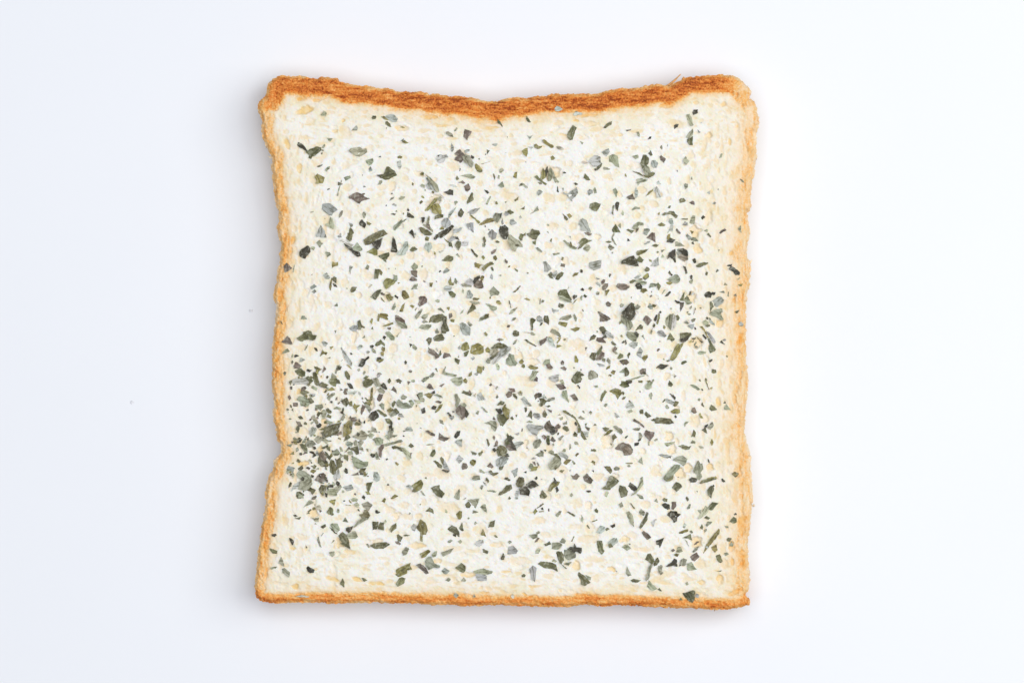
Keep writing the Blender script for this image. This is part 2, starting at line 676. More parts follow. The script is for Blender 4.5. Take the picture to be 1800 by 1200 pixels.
l 195,700 205,645 255,640 270,665 230,720
p 228,745 290,685 325,690 330,795 280,770
g 865,665 900,650 915,660 905,685
p 1035,690 1055,665 1100,642 1118,660 1050,703
d 900,710 920,690 950,730 940,742
o 715,665 755,672 735,712
g 715,755 745,738 780,745 805,785 770,785 730,775
l 670,720 685,700 735,745 700,770
k 728,795 750,782 762,820 738,815
o 455,755 470,705 498,700 495,735 470,768
o 450,790 490,740 535,770 510,795
g 545,800 560,785 620,810 655,840 600,840 550,840
d 290,830 325,815 370,823 340,850
l 195,820 240,785 275,780 260,805 220,822
o 112,910 125,890 260,868 225,900 150,942 120,935
k -60,1020 -30,990 20,965 85,942 130,1020 145,1062 100,1060 50,1050 0,1035
d 90,960 125,985 150,945 200,990 180,1022 130,1010
l 275,1060 320,990 365,955 370,1050 340,1065
g 390,880 435,878 400,912
g 393,965 410,925 428,965
k 455,985 480,910 550,865 555,930 555,1040 520,980 490,960
p 575,960 590,920 640,930 690,950 695,985 650,1010 600,980
k 575,870 640,860 685,890 690,950 630,930 600,900 570,890
l 560,900 590,895 615,920 580,945
k 738,988 770,970 785,1020 760,1028
d 778,1058 810,1030 860,1018 925,1022 885,1048 830,1072 790,1070
d 205,1105 230,1065 265,1085 260,1112 220,1122
o 190,1180 240,1135 258,1180 210,1198
l 85,1190 150,1155 180,1160 120,1205
k 632,1055 670,1070 680,1110 685,1140 665,1148 650,1085
k 490,1145 505,1138 525,1155 505,1172
g 490,1195 540,1155 570,1150 600,1195 540,1210
d 880,1150 890,1120 915,1125 905,1165
d 1000,1120 1015,1090 1038,1105 1008,1130
k 1120,1055 1180,1035 1170,1065
k 1145,1080 1180,1060 1240,1100 1270,1130 1260,1160 1220,1160 1190,1120 1150,1100
g 1265,88 1300,105 1320,140 1290,125
g 1245,645 1280,605 1285,690 1265,670
k 712,1170 728,1155 742,1165 735,1205 718,1200
Q 170,220 60,50 0
P 770,680 60,90 -15
P 800,860 40,60 10
Q 1010,740 25,100 5
Q 310,370 60,50 0
Q 140,500 50,40 0
P 345,515 25,25 0
Q 480,305 40,30 0
Q 870,330 40,25 0
Q 920,380 30,30 0
Q 945,430 40,40 0
P 1165,925 30,30 0
Q 840,200 25,30 0
Q 800,450 30,50 0
Q 1065,530 20,40 0
Q 1100,240 20,40 0
Q 1060,890 20,40 0
T 440 480 220 1389
l 665,160 710,120 740,148 690,180 672,182
l 680,205 712,178 735,205 708,228
d 900,70 930,32 958,50 955,115 930,95
o 875,150 895,70 910,45 905,110 897,195 885,185
k 912,110 950,125 968,158 930,150
d 1110,190 1125,155 1185,155 1170,190 1145,212 1120,215
d 1330,265 1385,210 1460,185 1420,250 1390,298 1365,285
f 1308,160 1350,120 1355,128 1320,165
g 930,360 965,325 970,372
k 328,525 340,522 362,570 350,568
g 558,510 572,472 605,472 628,512
p 342,765 410,695 440,720 468,785 455,795 380,775
d 512,720 560,690 590,665 640,690 650,735 605,745 575,760 530,740
d 580,655 650,635 680,645 690,685 740,690 720,740 690,750 650,735 640,690
l 788,765 815,752 862,780 835,812 810,800
g 345,900 375,860 410,835 440,868 390,885
k 488,910 505,902 542,918 495,938
g 455,930 462,895 480,900 465,945
l 540,990 560,935 608,958 570,985
p 478,1030 500,985 515,985 570,1030 545,1055 530,1060 480,1055
d 495,1080 540,1060 570,1060 610,1090 612,1140 575,1155 530,1130 500,1100
k 620,1080 635,1062 690,1075 660,1100 640,1090
d 365,1110 380,1090 402,1100 392,1130 375,1130
l 450,1195 500,1165 610,1160 640,1180 640,1235 560,1230 480,1230
d 610,1160 640,1140 680,1160 700,1200 660,1230 640,1190
d 692,1110 705,1095 735,1100 765,1200 770,1240 740,1250 715,1230 695,1160
o 775,925 800,845 825,875 858,878 840,912 815,895
o 880,815 925,812 895,850
g 600,850 635,790 640,800 608,862
g 930,635 955,630 945,668
l 1090,610 1140,578 1185,580 1195,620 1165,650 1120,635
d 1188,535 1220,515 1235,570 1275,600 1265,612 1240,600 1225,630 1195,622
o 1325,535 1350,498 1362,510 1352,570
o 1340,620 1360,592 1370,630
g 1240,720 1268,682 1275,715
l 1190,820 1215,792 1243,800 1240,825 1200,855
l 1288,870 1305,852 1330,872 1300,895
l 1002,825 1015,820 1060,890 1105,950 1130,995 1120,1035 1090,1005 1045,940
o 1065,1015 1080,1012 1130,1060 1120,1062
k 1103,885 1120,880 1138,900 1115,907
k 1200,1030 1235,945 1275,955 1310,918 1322,940 1280,975 1275,1000 1245,1040
g 1005,970 1025,958 1028,965 1010,978
g 955,1025 1000,1010 975,1060 955,1118 938,1105 960,1040
d 1050,1085 1070,1080 1108,1140 1105,1185 1075,1180 1052,1140
g 895,1160 905,1100 960,1150 955,1175 910,1185
d 840,1150 855,1135 872,1145 850,1175
Q 600,220 40,60 0
P 335,195 35,45 0
P 340,270 30,40 0
Q 480,160 20,50 0
Q 1310,420 70,60 0
Q 870,350 60,50 0
Q 540,350 20,60 0
Q 680,300 30,80 0
Q 720,390 20,60 0
Q 1010,590 40,50 0
Q 970,710 40,40 0
P 1150,700 40,70 0
Q 1290,1070 40,50 0
Q 740,830 60,50 0
Q 560,820 80,30 0
P 1200,240 30,40 0
Q 1050,80 40,60 0
P 285,800 20,60 5
P 285,960 25,35 0
T 660 480 220 1389
o 85,100 125,55 215,75 220,105 150,160 120,178 95,150
g 200,25 240,25 245,70 225,98 200,70
p 375,75 405,35 460,65 460,88 395,85
g 430,150 445,148 472,180 430,175
d -30,240 20,190 65,180 40,240 5,295
p 55,215 75,210 105,230 95,252 60,238
o 60,265 75,280 105,320 92,318 68,295
o 112,240 160,230 185,280 195,340 165,325 130,290
k 208,255 225,240 255,265 245,288
o 290,245 297,195 330,190 370,245 378,270 325,293 295,275
g 178,400 205,345 218,320 228,375 205,410
o 265,425 300,350 330,328 320,370 305,430
p 480,265 500,255 550,258 575,290 570,325 540,345 490,375 470,345 490,310
o 380,365 400,352 435,365 415,392
g 438,405 455,380 460,390 445,422
g 660,305 690,290 715,300 710,325 690,330
o 808,90 835,35 850,110 870,105 868,135 820,135
o 598,108 640,105 625,155 600,152
l 760,165 785,138 850,155 840,190 800,202 770,192
d 805,205 850,200 895,235 880,270 850,272 830,250
g 950,120 1000,122 1070,140 1065,155 970,150
l 985,115 1045,50 1090,80 1085,120 1060,135
k 1085,95 1100,50 1160,25 1165,55 1130,80 1095,125
p 1085,115 1130,75 1185,80 1200,160 1180,172 1130,168 1090,145
o 1165,60 1180,25 1210,35 1195,80 1170,80
g 965,215 968,165 980,190 978,228
l 1010,270 1020,200 1045,185 1085,245 1070,278 1035,280
o 1078,285 1100,270 1160,280 1140,298 1090,300
g 1040,315 1070,310 1150,320 1160,340 1110,350 1070,335
d 1020,460 1035,410 1075,335 1110,370 1120,395 1080,420 1050,435
g 1265,195 1310,145 1378,215 1360,245 1310,245 1280,262
o 1262,270 1275,258 1285,275 1272,288
g 1220,335 1275,345 1300,370 1265,380
g 1265,380 1300,362 1345,370 1348,400 1310,420 1280,405
o 790,380 825,375 815,418 798,400
g 940,455 960,418 982,405 970,440
g 1145,535 1165,490 1225,458 1265,485 1230,510 1170,530
o 30,480 55,445 135,455 148,490 135,520 60,492
o 20,530 30,445 50,480 40,535
p 218,470 235,465 285,490 325,520 330,550 290,545 240,550 220,520
g 220,520 290,545 330,550 353,590 350,618 290,612 250,570
o 75,590 140,560 195,545 200,565 150,585
p 130,605 175,598 165,632 140,625
g 438,480 480,425 520,392 522,410 490,470 455,512
g 505,490 545,455 597,440 580,480 545,520
d 590,555 610,490 650,465 740,450 770,475 745,525 700,545 660,552 620,540
d 745,525 755,475 790,480 792,560 820,630 815,645 785,650 780,670 730,665 728,600 750,560
o 825,522 850,508 880,515 875,545 840,540
g 475,610 510,575 620,570 622,590 585,630 520,622
g 665,640 685,608 705,660 690,675 668,670
l 935,560 970,545 1000,560 1055,610 1050,690 1020,700 970,675 945,625
g 1022,550 1035,535 1080,575 1060,595 1035,580
o 1200,665 1225,650 1248,680 1235,700 1215,690
g 110,660 150,640 215,710 210,745 175,742 130,700
g 228,700 265,655 245,712
k 78,715 95,690 120,705 100,742
d 640,720 680,685 735,670 770,720 760,745 690,755 650,750
d 558,745 590,712 625,720 622,760 592,805 580,765
d -10,800 10,770 60,735 105,785 100,815 70,785 20,810
o 65,850 75,815 105,820 105,860 90,880
o 55,880 70,868 95,885 90,922 65,915
o 5,970 35,945 98,955 75,980 45,995
d 320,985 335,965 352,985 340,1012 325,1010
p 368,1080 385,1070 410,1085 400,1102 375,1100
k 378,775 412,790 385,828
g 410,800 425,785 465,830 445,855 415,835
p 582,870 595,830 650,850 700,905 710,935 680,945 665,955 660,920 600,890
d 700,905 725,850 735,900 715,925
l 668,840 682,822 698,850 690,870
p 745,940 765,880 820,892 840,930 800,930 765,945
d 875,950 890,938 940,965 918,1015 880,980
g 915,935 928,900 930,938
l 910,830 935,800 945,830 925,845
o 948,840 965,790 1005,762 1025,770 1045,840 1010,860 975,865
d 978,880 1038,855 1025,900 1010,925 985,925
o 1050,870 1070,800 1140,775 1200,810 1200,880 1160,900 1100,905 1055,890
l 1060,935 1090,925 1105,945 1080,965
o 1220,840 1250,815 1275,850 1265,885 1225,875
g 1270,860 1320,830 1365,850 1340,890 1300,920 1265,920
d 1280,835 1320,790 1370,770 1440,790 1480,830 1400,840 1340,835
d 1265,940 1330,890 1365,870 1380,890 1320,935 1280,965
l 1295,1000 1310,950 1370,870 1440,850 1400,930 1345,990 1310,1010
g 1225,975 1250,940 1278,965 1272,1000 1245,1000
g 1335,1010 1355,1000 1378,1040 1370,1078 1345,1070
p 1345,740 1380,720 1400,740 1380,760
d 660,1060 675,1050 695,1095 680,1090
g 745,1095 775,1030 785,1045 765,1100
g 735,1105 770,1095 860,1115 908,1130 890,1152 840,1140 770,1125
l 595,1145 640,1095 658,1125 630,1155
g 505,1195 560,1150 590,1145 595,1165 550,1195
o 1030,1140 1050,1100 1072,1085 1072,1125 1050,1145
l 1095,1115 1150,1085 1130,1140 1105,1125
l 15,1130 25,1105 58,1105 50,1145 20,1160
f 370,705 400,703 385,712
Q 530,50 40,40 0
Q 460,950 40,60 0
Q 570,930 40,40 0
Q 850,450 40,60 0
Q 1100,460 70,40 0
Q 200,830 60,60 0
Q 720,850 100,40 0
P 130,270 60,50 0
Q 890,620 60,60 0
Q 1090,330 100,40 0
Q 250,640 50,40 0
Q 740,1090 40,40 0
Q 350,50 30,50 0
T 880 480 220 1389
o 130,215 180,175 210,138 228,145 195,185 165,212
o 260,280 290,272 328,295 320,305 285,295
d 88,300 98,305 120,385 112,388
g 93,460 115,410 185,378 165,415 125,450
d 430,345 435,290 448,278 442,345
d 452,330 462,295 487,300 475,325
d 630,230 660,185 735,182 750,225 790,290 795,325 740,275 680,245 640,245
g 635,245 680,245 740,275 795,325 740,322 680,300 650,285 655,270
k 798,265 815,240 850,245 848,265 825,280 815,298
o 795,340 830,295 858,280 835,310 808,338
k 882,182 905,162 930,185 918,200
g 880,270 895,245 912,255 905,302 885,290
g 740,178 765,145 755,170
l 1055,105 1080,98 1110,140 1100,155 1070,130
p 1125,155 1155,115 1195,112 1195,140 1165,185 1135,190
o 1155,190 1208,182 1195,215 1168,258
g 1055,220 1070,202 1100,210 1095,240 1065,242
p 1280,140 1300,115 1380,118 1440,150 1400,185 1350,188 1300,165
l 1060,45 1105,65 1070,72
p 1165,335 1190,312 1228,340 1215,372 1180,368
d 640,355 650,330 700,350 690,375 665,390 640,375
g 660,335 705,350 705,375 680,390 655,370
l 568,385 600,405 650,408 640,425 610,430 590,448 575,425
d 328,560 332,500 360,495 392,520 360,560 362,630 340,635 335,610
l 395,530 405,480 430,468 455,485 470,540 450,545
d 475,510 485,470 525,470 538,530 532,575 505,550 485,540
k 430,585 445,548 472,548 450,580
g 648,522 680,485 780,455 792,490 740,525 690,520
g 805,470 818,450 848,505 840,538 825,530
o 640,565 650,535 745,550 740,570 720,598 680,585
o 775,622 820,605 850,598 885,612 850,635 825,652
g 550,650 570,615 610,625 650,660 672,695 665,720 620,690
o 622,720 665,705 675,720 650,755 630,785 622,770 645,730
p 68,600 80,572 108,575 95,605
d 132,670 145,640 165,632 205,650 205,690 180,702 145,698
f 240,648 330,662 330,670
g 330,660 345,650 392,680 370,692 335,682
p 430,750 470,735 520,700 515,740 480,780 440,805
l 508,725 530,705 570,710 590,770 610,820 585,820 540,770
o 618,830 625,792 690,805 650,820
d 262,740 285,732 330,765 400,808 390,815 340,790 300,775
g 135,795 160,745 180,738 170,775
o -10,745 0,725 40,735 10,750
l 0,910 -10,850 60,825 115,815 110,850 60,905 20,930
d -20,830 0,775 28,800 15,835
g 58,960 85,930 95,890 130,905 150,910 155,955 190,1000 165,1028 100,1025 65,1005
o 203,980 240,948 260,980 245,1010 215,1005
o 235,1015 260,1005 272,1035 260,1055 235,1045
o 308,1040 330,1015 415,1040 418,1055 375,1075 330,1065
g 320,1160 350,1080 425,1090 400,1110 385,1160 360,1190 330,1190
p 365,1195 400,1145 415,1165 412,1200
g 470,1000 500,955 545,952 548,1000 490,1018
p 505,1010 550,1005 582,1050 560,1068 520,1055
p 665,995 685,965 705,985 700,1018 672,1015
p 663,1052 700,1030 735,1055 720,1082
o 820,985 825,910 845,920 865,965 860,995 840,990
d 985,935 1010,880 1065,885 1050,960 1035,970
p 1050,960 1090,870 1120,865 1155,885 1150,925 1110,962
d 1065,885 1120,802 1130,815 1120,870 1075,920
p 1075,425 1090,425 1160,460 1222,505 1180,535 1100,540 1100,510 1110,490
d 1090,610 1110,590 1140,590 1180,640 1150,660 1110,645
k 1115,645 1155,660 1182,715 1165,722 1135,680
l 1150,665 1180,635 1220,660 1258,718 1200,718 1170,690
d 980,755 1005,700 1030,680 1062,695 1045,730 1010,740
p 1055,745 1070,712 1125,715 1170,765 1165,775 1090,765
d 1225,765 1245,752 1285,795 1270,812 1235,785
g 1320,360 1340,335 1370,345 1355,375 1330,380
o 1325,690 1345,682 1362,710 1335,710
d 1295,940 1325,885 1362,905 1360,935 1315,955
g 1175,975 1192,935 1220,970 1222,1005 1205,1010
l 1062,1000 1105,1005 1162,1025 1145,1035 1100,1035
o 1220,1100 1245,1072 1278,1085 1262,1125 1235,1115
o 1192,1135 1215,1118 1238,1130 1225,1150
g 975,1100 1000,1075 1030,1080 1080,1120 1080,1155 1040,1165 1000,1185 975,1175
d 785,1170 810,1130 850,1085 885,1090 895,1125 890,1145 905,1170 890,1210 830,1230 790,1210
l 520,1150 560,1140 650,1122 645,1190 620,1210 570,1195
p 1315,970 1385,960 1420,985 1360,1025
g 1315,1100 1360,1060 1385,1090 1370,1105
k 1335,445 1380,400 1420,345 1470,340 1500,450 1460,520 1420,520 1390,490
g 1340,470 1390,470 1440,510 1470,580 1420,640 1390,580 1330,540
f 330,660 340,655 342,668
Q 1030,90 50,70 0
Q 840,780 120,60 0
P 370,990 60,40 0
Q 570,720 50,50 0
Q 180,280 60,50 0
Q 400,900 50,50 0
Q 1250,170 60,50 0
Q 600,640 60,60 0
P 45,1110 20,20 0
Q 130,950 70,60 0
Q 1080,320 50,30 0
T 1100 480 250 1579
d 40,95 75,72 120,80 80,110 50,115
g 100,80 150,80 235,100 215,130 170,125
d 185,55 250,0 258,45 215,80
k 105,145 115,115 150,110 185,150 170,180 130,180
o 160,205 175,170 225,170 245,195 200,222
g 258,165 275,112 350,118 335,150 280,155
o 145,70 170,55 190,75 160,78
k 280,215 288,192 295,215
g 455,70 510,40 570,12 605,60 600,90 570,115 500,95
o 440,105 500,90 520,110 490,130 460,120
d 718,50 722,20 742,25 738,68 720,68
g 695,90 745,68 735,120 720,115
g 395,240 420,190 445,185 420,215
k 430,260 470,215 490,198 500,205 495,225 465,255
k 868,245 890,215 930,203 960,225 945,275 890,272
k 950,230 960,208 998,212 992,240 970,245
l 1030,210 1090,195 1100,225
g 1125,260 1135,205 1145,205 1145,262
p 1195,250 1225,228 1235,260
g 1225,70 1275,45 1250,75
o 1245,128 1305,115 1285,148 1260,142
k 540,305 555,298 610,325 580,340
d 600,300 640,220 652,208 650,260 640,310
p 598,325 648,322 640,370 605,430
g 610,295 660,280 740,325 730,338 680,350 655,310
d 650,285 680,245 700,270 715,310 670,295
k 700,250 710,200 725,205 722,235
l 725,240 745,210 765,230 740,250
d 40,355 60,325 95,340 90,370 60,365
g 95,410 130,345 170,370 140,400
o 295,342 345,355 318,382 300,375
l 240,375 265,330 300,365 300,400 270,400
f 355,270 385,318 380,320
d 75,375 110,365 105,390 85,390
k -20,420 15,365 50,360 60,430 45,490 10,490 -30,470
g 10,560 20,510 75,580 60,620 15,628
k 370,430 385,418 398,432 385,448
p 190,520 220,470 245,475 290,520 245,582 215,550
k 310,515 335,460 352,460 345,520 328,538
o 340,560 355,470 375,430 380,500 355,570
g 443,500 480,465 530,448 515,510 500,635 465,590 440,545
l 530,448 560,490 555,590 525,625 500,635 515,510
d 545,475 580,462 600,492 585,525 560,520
d 105,640 130,600 165,568 190,590 185,620 145,620
o 412,610 420,575 445,600 430,620
g 268,670 295,600 300,615 290,680
g 5,690 15,648 100,655 130,700 115,755 80,760 30,725
k 95,655 125,648 130,720 115,700
l 345,660 365,635 400,635 455,690 430,715 380,695
g 172,700 195,680 212,740
d 455,740 490,660 515,690 545,730 515,765 485,735
d 600,665 720,658 732,685 690,735 655,765 610,760
k 600,730 650,720 700,690 690,740 650,765 610,765
o 485,960 550,820 580,780 610,785 645,765 605,860 575,910 555,945 520,972
g 725,520 755,500 778,505 765,535 735,548
l 645,545 670,522 705,555 690,570
l 685,580 760,562 755,595 735,625 700,600
k 758,605 768,595 785,620 765,628
f 748,460 770,375 780,400 755,460
l 955,310 1030,262 1060,262 1092,300 1080,330 1010,378 970,355
d 935,320 950,310 980,370 955,400 940,430
g 935,435 1000,400 1070,395 1075,430 1050,450 1085,510 1060,528 1010,490 935,460
d 1208,425 1265,410 1240,445 1225,445
g 852,540 885,515 920,545 910,585 870,570
d 885,500 900,480 920,500 905,520
l 925,490 985,560 992,585 960,570 930,545
d 880,585 935,570 935,590 905,600
l 1253,555 1280,535 1310,570 1290,590 1260,580
o 815,590 850,588 875,620 910,700 920,720 900,715 870,640
k 848,685 865,678 900,725 885,740
l 890,640 920,650 985,730 995,770 980,785 935,725
d 905,725 930,720 960,785 1000,845 995,858 935,890 918,830 930,790
k 735,725 780,715 775,730 745,738
g 735,760 760,740 750,770
k 790,715 860,765 845,775
g 755,800 780,755 790,770 770,805
k 1042,770 1065,745 1105,795 1085,785
l 1070,745 1100,725 1118,745 1095,755
g 795,880 820,865 890,872 885,890 825,905
k 922,970 940,955 965,955 955,975 935,990
l 35,790 75,762 135,768 130,800 95,842 60,820
l 120,900 160,818 190,860 165,940 130,915
d 12,910 40,878 50,890 30,948
o 180,940 200,912 245,908 245,935 220,970 190,960
d -50,960 10,955 40,990 5,1020 -30,1000
d -20,1060 0,1040 15,1050 40,1100 30,1130 -10,1145
p 155,1080 185,1055 222,1055 222,1105 170,1130 160,1110
g 220,1110 255,1140 250,1145
g 0,1190 100,1160 205,1130 210,1140 110,1172 40,1195 0,1205
k 335,1048 360,1032 362,1042 342,1058
g 490,1050 500,1035 520,1055 508,1075 495,1068
f 512,1130 540,1115 555,1135 535,1140
k -8,740 5,738 12,780 -5,795
o 412,955 425,945 430,965
g 875,1195 885,1160 905,1175 905,1200
Q 310,290 40,50 0
P 730,270 50,60 0
Q 820,390 40,50 0
P 780,770 80,60 0
P 1040,560 40,50 0
Q 1100,350 30,70 0
Q 300,360 70,50 0
Q 420,200 60,40 0
P 40,430 70,70 0
Q 270,640 30,40 0
Q 830,160 15,50 0
Q 760,180 20,40 0
P 1275,740 40,70 0
Q 400,920 50,40 0
Q 1060,1000 30,60 0
Q 540,800 40,40 0
T 440 655 220 1389
d 755,135 795,100 870,135 830,172 785,155
d 870,95 885,65 960,60 990,90 960,120 950,155 920,150 885,125
d 1245,100 1275,65 1350,70 1370,110 1345,140 1290,165 1255,145
d 625,130 655,108 670,135 650,150
p 560,205 570,160 610,150 625,170 590,200 575,235
g 672,165 695,140 745,175 735,200 700,180
k 812,215 838,185 845,192 822,218
o 855,195 905,155 942,190 905,200
g 850,275 905,225 940,222 942,240 890,275 885,315 865,300
p 1030,215 1050,172 1085,172 1075,240 1045,240
l 1065,205 1110,208 1195,200 1150,245 1100,230 1080,235
d 1000,310 1070,272 1100,325 1070,380 1030,350
g 515,295 550,255 605,265 640,290 700,310 660,345 640,370 560,368 555,325
d 640,280 680,280 710,325 670,345 655,310
g 650,250 665,235 690,265 720,240 700,270 660,275
l 720,260 660,230 725,230
p 472,330 528,333 525,372 475,370
d 395,408 412,392 432,412 415,425
g 715,360 800,345 812,385 780,420 760,405
d 735,465 755,430 785,440 755,490
g 790,430 820,405 850,440 835,490 810,515 790,470
d 840,400 860,388 905,430 895,450 870,450 845,430
d 840,490 860,455 900,475 895,505
g 920,400 960,372 1005,390 1000,410
k 997,430 1020,420 1030,382 1040,395 1030,455 1005,448
o 1090,330 1130,310 1135,370 1105,370
o 1140,380 1155,330 1170,355 1220,355 1180,400 1190,410 1175,460 1165,410
p 1225,420 1245,350 1280,375 1240,468 1228,455
g 1240,308 1270,330 1320,360 1348,410 1325,445 1290,390
o 1325,290 1340,160 1360,160 1358,300 1330,320
o 1280,290 1330,300 1348,360 1300,320
g 1000,510 1035,455 1055,490 1030,535
l 1100,540 1130,500 1175,485 1180,520 1150,570 1110,565
d 1155,570 1180,540 1230,560 1220,580 1165,582
g 672,490 710,465 760,550 740,580 700,535
k 735,590 770,555 795,575 785,600 750,615
l 655,660 690,595 740,620 720,670 670,712
o 745,630 800,612 890,650 860,665 850,640
o 775,660 850,650 870,705 840,690 800,690
l 860,600 890,560 920,560 985,632 930,650 875,620
g 840,540 855,525 920,550 880,575
g 515,610 535,580 545,600 525,640
g 470,730 490,710 520,735 495,752
k 520,740 540,715 580,735 560,770 530,782
g 570,780 600,730 625,715 610,780
g 610,790 650,740 700,755 735,790 690,820 650,830
g 710,735 750,695 800,720 785,760 750,790 725,760
g 785,740 820,715 850,740 905,755 850,775 885,810 855,790
d 545,790 580,785 610,800 635,840 635,895 600,875 565,830
k 690,820 720,815 735,840 705,850
k 655,870 700,870 735,920 690,940 700,900 660,885
l 725,890 740,855 760,890 745,920 725,910
d 830,830 845,815 868,825 860,840
d 750,940 780,900 830,930 835,965 860,985 855,1045 790,1040 750,1000
k 820,985 830,960 860,985 850,1000
d 820,870 840,875 895,940 885,970 850,930
d 885,985 900,955 925,970 965,1060 945,1110 920,1130 885,1100
g 905,890 960,840 1000,885 970,920 930,915
g 985,890 1040,915 1005,945
g 990,820 1010,820 1032,870 1000,875
d 510,980 530,950 560,975 545,1000
g 645,970 660,955 685,970 670,990
l 400,1070 420,1030 495,1055 475,1110 440,1090
d 525,1060 580,1018 590,1060 550,1100
g 510,1130 545,1080 600,1085 670,1140 680,1190 650,1220 590,1190 530,1160
k 555,1175 580,1150 605,1165 595,1195 575,1195
k 615,1050 640,1040 668,1055 650,1080
d 690,1040 710,1015 735,1030 720,1065 695,1060
o 665,1095 685,1070 735,1080 700,1120
p 710,1190 760,1120 810,1105 840,1130 830,1200 780,1215
k 1042,1090 1055,1050 1080,1070 1085,1110 1065,1118
d 1035,765 1070,665 1115,715 1080,745 1045,755
l 1060,790 1085,755 1145,775 1130,820 1090,825
d 1150,780 1170,740 1187,755 1160,785
d 1090,840 1160,815 1190,810 1210,895 1180,910 1150,870 1110,855
g 1075,880 1130,860 1145,900 1110,915 1085,900
g 1130,705 1200,665 1240,632 1310,690 1280,740 1235,750 1180,725
g 1200,790 1215,745 1260,760 1230,810 1210,860
g 1130,950 1155,930 1210,960 1250,985 1310,985 1305,1030 1250,1050 1190,1065 1150,1035 1140,1000
d 1205,1100 1225,1060 1290,1050 1240,1130
g 1250,1145 1280,1120 1305,1108 1285,1150
k 1328,905 1345,890 1385,905 1380,930 1355,940
k 1310,490 1340,440 1389,415 1420,450 1400,510 1370,535 1330,515
g 1300,690 1330,665 1350,670 1380,690 1350,725 1320,720
g 1295,650 1320,635 1335,655 1310,665
g 1355,735 1400,715 1445,740 1440,790 1400,790
g 1365,60 1410,55 1440,120 1400,160 1370,110
P 540,210 30,30 0
P 300,330 25,50 0
P 820,560 50,50 0
P 780,860 40,40 0
Q 1200,120 60,70 0
Q 1320,530 60,50 0
Q 600,650 70,60 0
P 330,960 20,60 20
Q 490,640 20,30 0
P 830,200 30,40 0
Q 1010,680 60,50 0
P 600,1000 60,40 0
P 1330,340 50,80 0
P 250,1100 30,50 25
T 660 655 220 1389
d 135,90 160,55 178,90 150,122
d 225,80 260,65 298,98 240,108
k 58,140 85,108 110,125 135,180 118,188 75,165
g 20,180 60,165 110,205 95,235 40,220
p 10,290 45,230 85,240 70,290 45,320
p 172,190 205,148 235,200 240,230
g 280,270 305,232 355,270 330,295 290,295
g 505,85 545,50 590,40 590,65 530,108
g 590,40 630,5 658,10 640,45 610,52
p 570,165 590,120 620,130 655,185 600,180
p 708,150 730,128 768,118 735,160
g 455,245 485,218 525,215 525,260 490,285
g 490,290 520,260 545,295 540,325 500,318
g 420,295 480,305 500,320 490,340 440,320
o 538,240 590,220 640,240 625,265 605,290 570,265
k 610,225 660,195 665,225 640,235
g 640,240 690,235 740,260 750,282 690,262
k 455,240 468,238 495,295 485,298
p 660,320 690,308 738,318 720,342 680,332
k 620,385 640,362 682,372 670,410 625,402
o 658,445 690,395 720,350 750,345 730,390 690,430
g 230,330 260,293 310,335 345,330 410,380 370,395 290,395 240,370
g 370,310 400,298 432,340 415,375 385,350
d 180,345 205,308 228,325 215,355 195,388 182,370
g 40,355 70,330 98,350 95,415 70,400
d 8,410 35,405 85,440 135,475 100,488 50,450
g 150,450 205,410 225,390 265,435 230,470 175,492 160,470
d 205,410 225,390 265,435 240,460
k 505,400 548,382 555,440 515,452
d 105,510 150,503 185,540 175,570 130,560
k 145,595 180,562 198,638 155,640
g 878,260 885,232 910,235 945,310 925,350 900,390 888,350 890,300
p 890,405 920,365 950,350 1000,385 1000,480 960,525 935,480 900,450
g 940,350 985,328 1015,355 995,385 960,365
k 995,420 1000,390 1040,450 1015,498 998,490
d 955,225 975,195 1075,230 1060,258
g 1085,250 1115,225 1110,272
l 1132,240 1165,213 1225,295 1145,308 1130,270
g 830,80 870,55 960,45 970,80 960,120 930,145 890,130 850,100
o 970,80 1000,58 1022,85 1010,118 980,105
p 1260,135 1280,110 1298,130 1275,150
g 1330,170 1350,140 1362,160 1345,188
d 1335,270 1350,238 1368,265 1350,285
g 1170,380 1190,378 1248,435 1240,445 1200,415
g 1110,450 1135,418 1155,425 1140,465
k 792,445 808,435 848,475 830,485
l 818,490 870,475 875,495 848,530
g 1205,555 1250,545 1280,527 1340,535 1352,600 1330,650 1290,620 1275,580
p 1298,515 1315,480 1335,525
d 1350,460 1389,455 1440,460 1465,520 1410,600 1389,590 1355,520
l 328,630 350,600 400,600 418,645 345,648
g 490,615 502,603 520,625
p 555,645 580,635 665,685 655,705 610,690
p 700,735 705,662 765,710 830,718 790,750 765,762
k 872,710 905,645 942,640 935,690 895,730
l 875,770 920,740 965,735 960,825 925,800
o 555,795 600,788 660,793 590,803
d 365,810 390,778 430,815 400,832
g 170,705 195,690 248,690 210,718
g 105,700 125,685 145,700 145,730 165,760 130,730
g 95,790 290,740 308,760 120,815 100,810
d 178,820 215,803 260,820 310,865 300,880 240,840 200,848
g 270,820 330,835 385,890 402,940 375,970 345,930 310,880
d 605,915 635,850 660,845 670,890 635,932
l 895,960 930,910 980,955 930,1005
p 955,1040 970,998 1010,1005 1028,1040 1010,1065 965,1075
o 1040,985 1080,958 1115,970 1110,1010 1088,1035 1060,1015
g 1058,865 1080,870 1128,895 1110,915 1075,910
d 1140,890 1170,878 1185,855 1195,880 1165,920 1150,925
d 640,980 665,970 700,990 740,1030 735,1060 690,1040 680,1020
d 715,950 735,928 760,960 755,1030 740,1005
l 750,1040 760,960 800,1030 825,1085 780,1065
k 735,1080 755,1068 825,1085 800,1108
d 1228,735 1245,730 1270,790 1255,818 1240,780
p 1300,715 1315,692 1330,715 1318,755
p 1300,815 1325,800 1330,770 1350,745 1362,770 1355,810 1325,820
k 1295,850 1320,828 1340,860 1320,882
d 1335,850 1389,800 1420,820 1440,870 1410,920 1360,925 1350,890
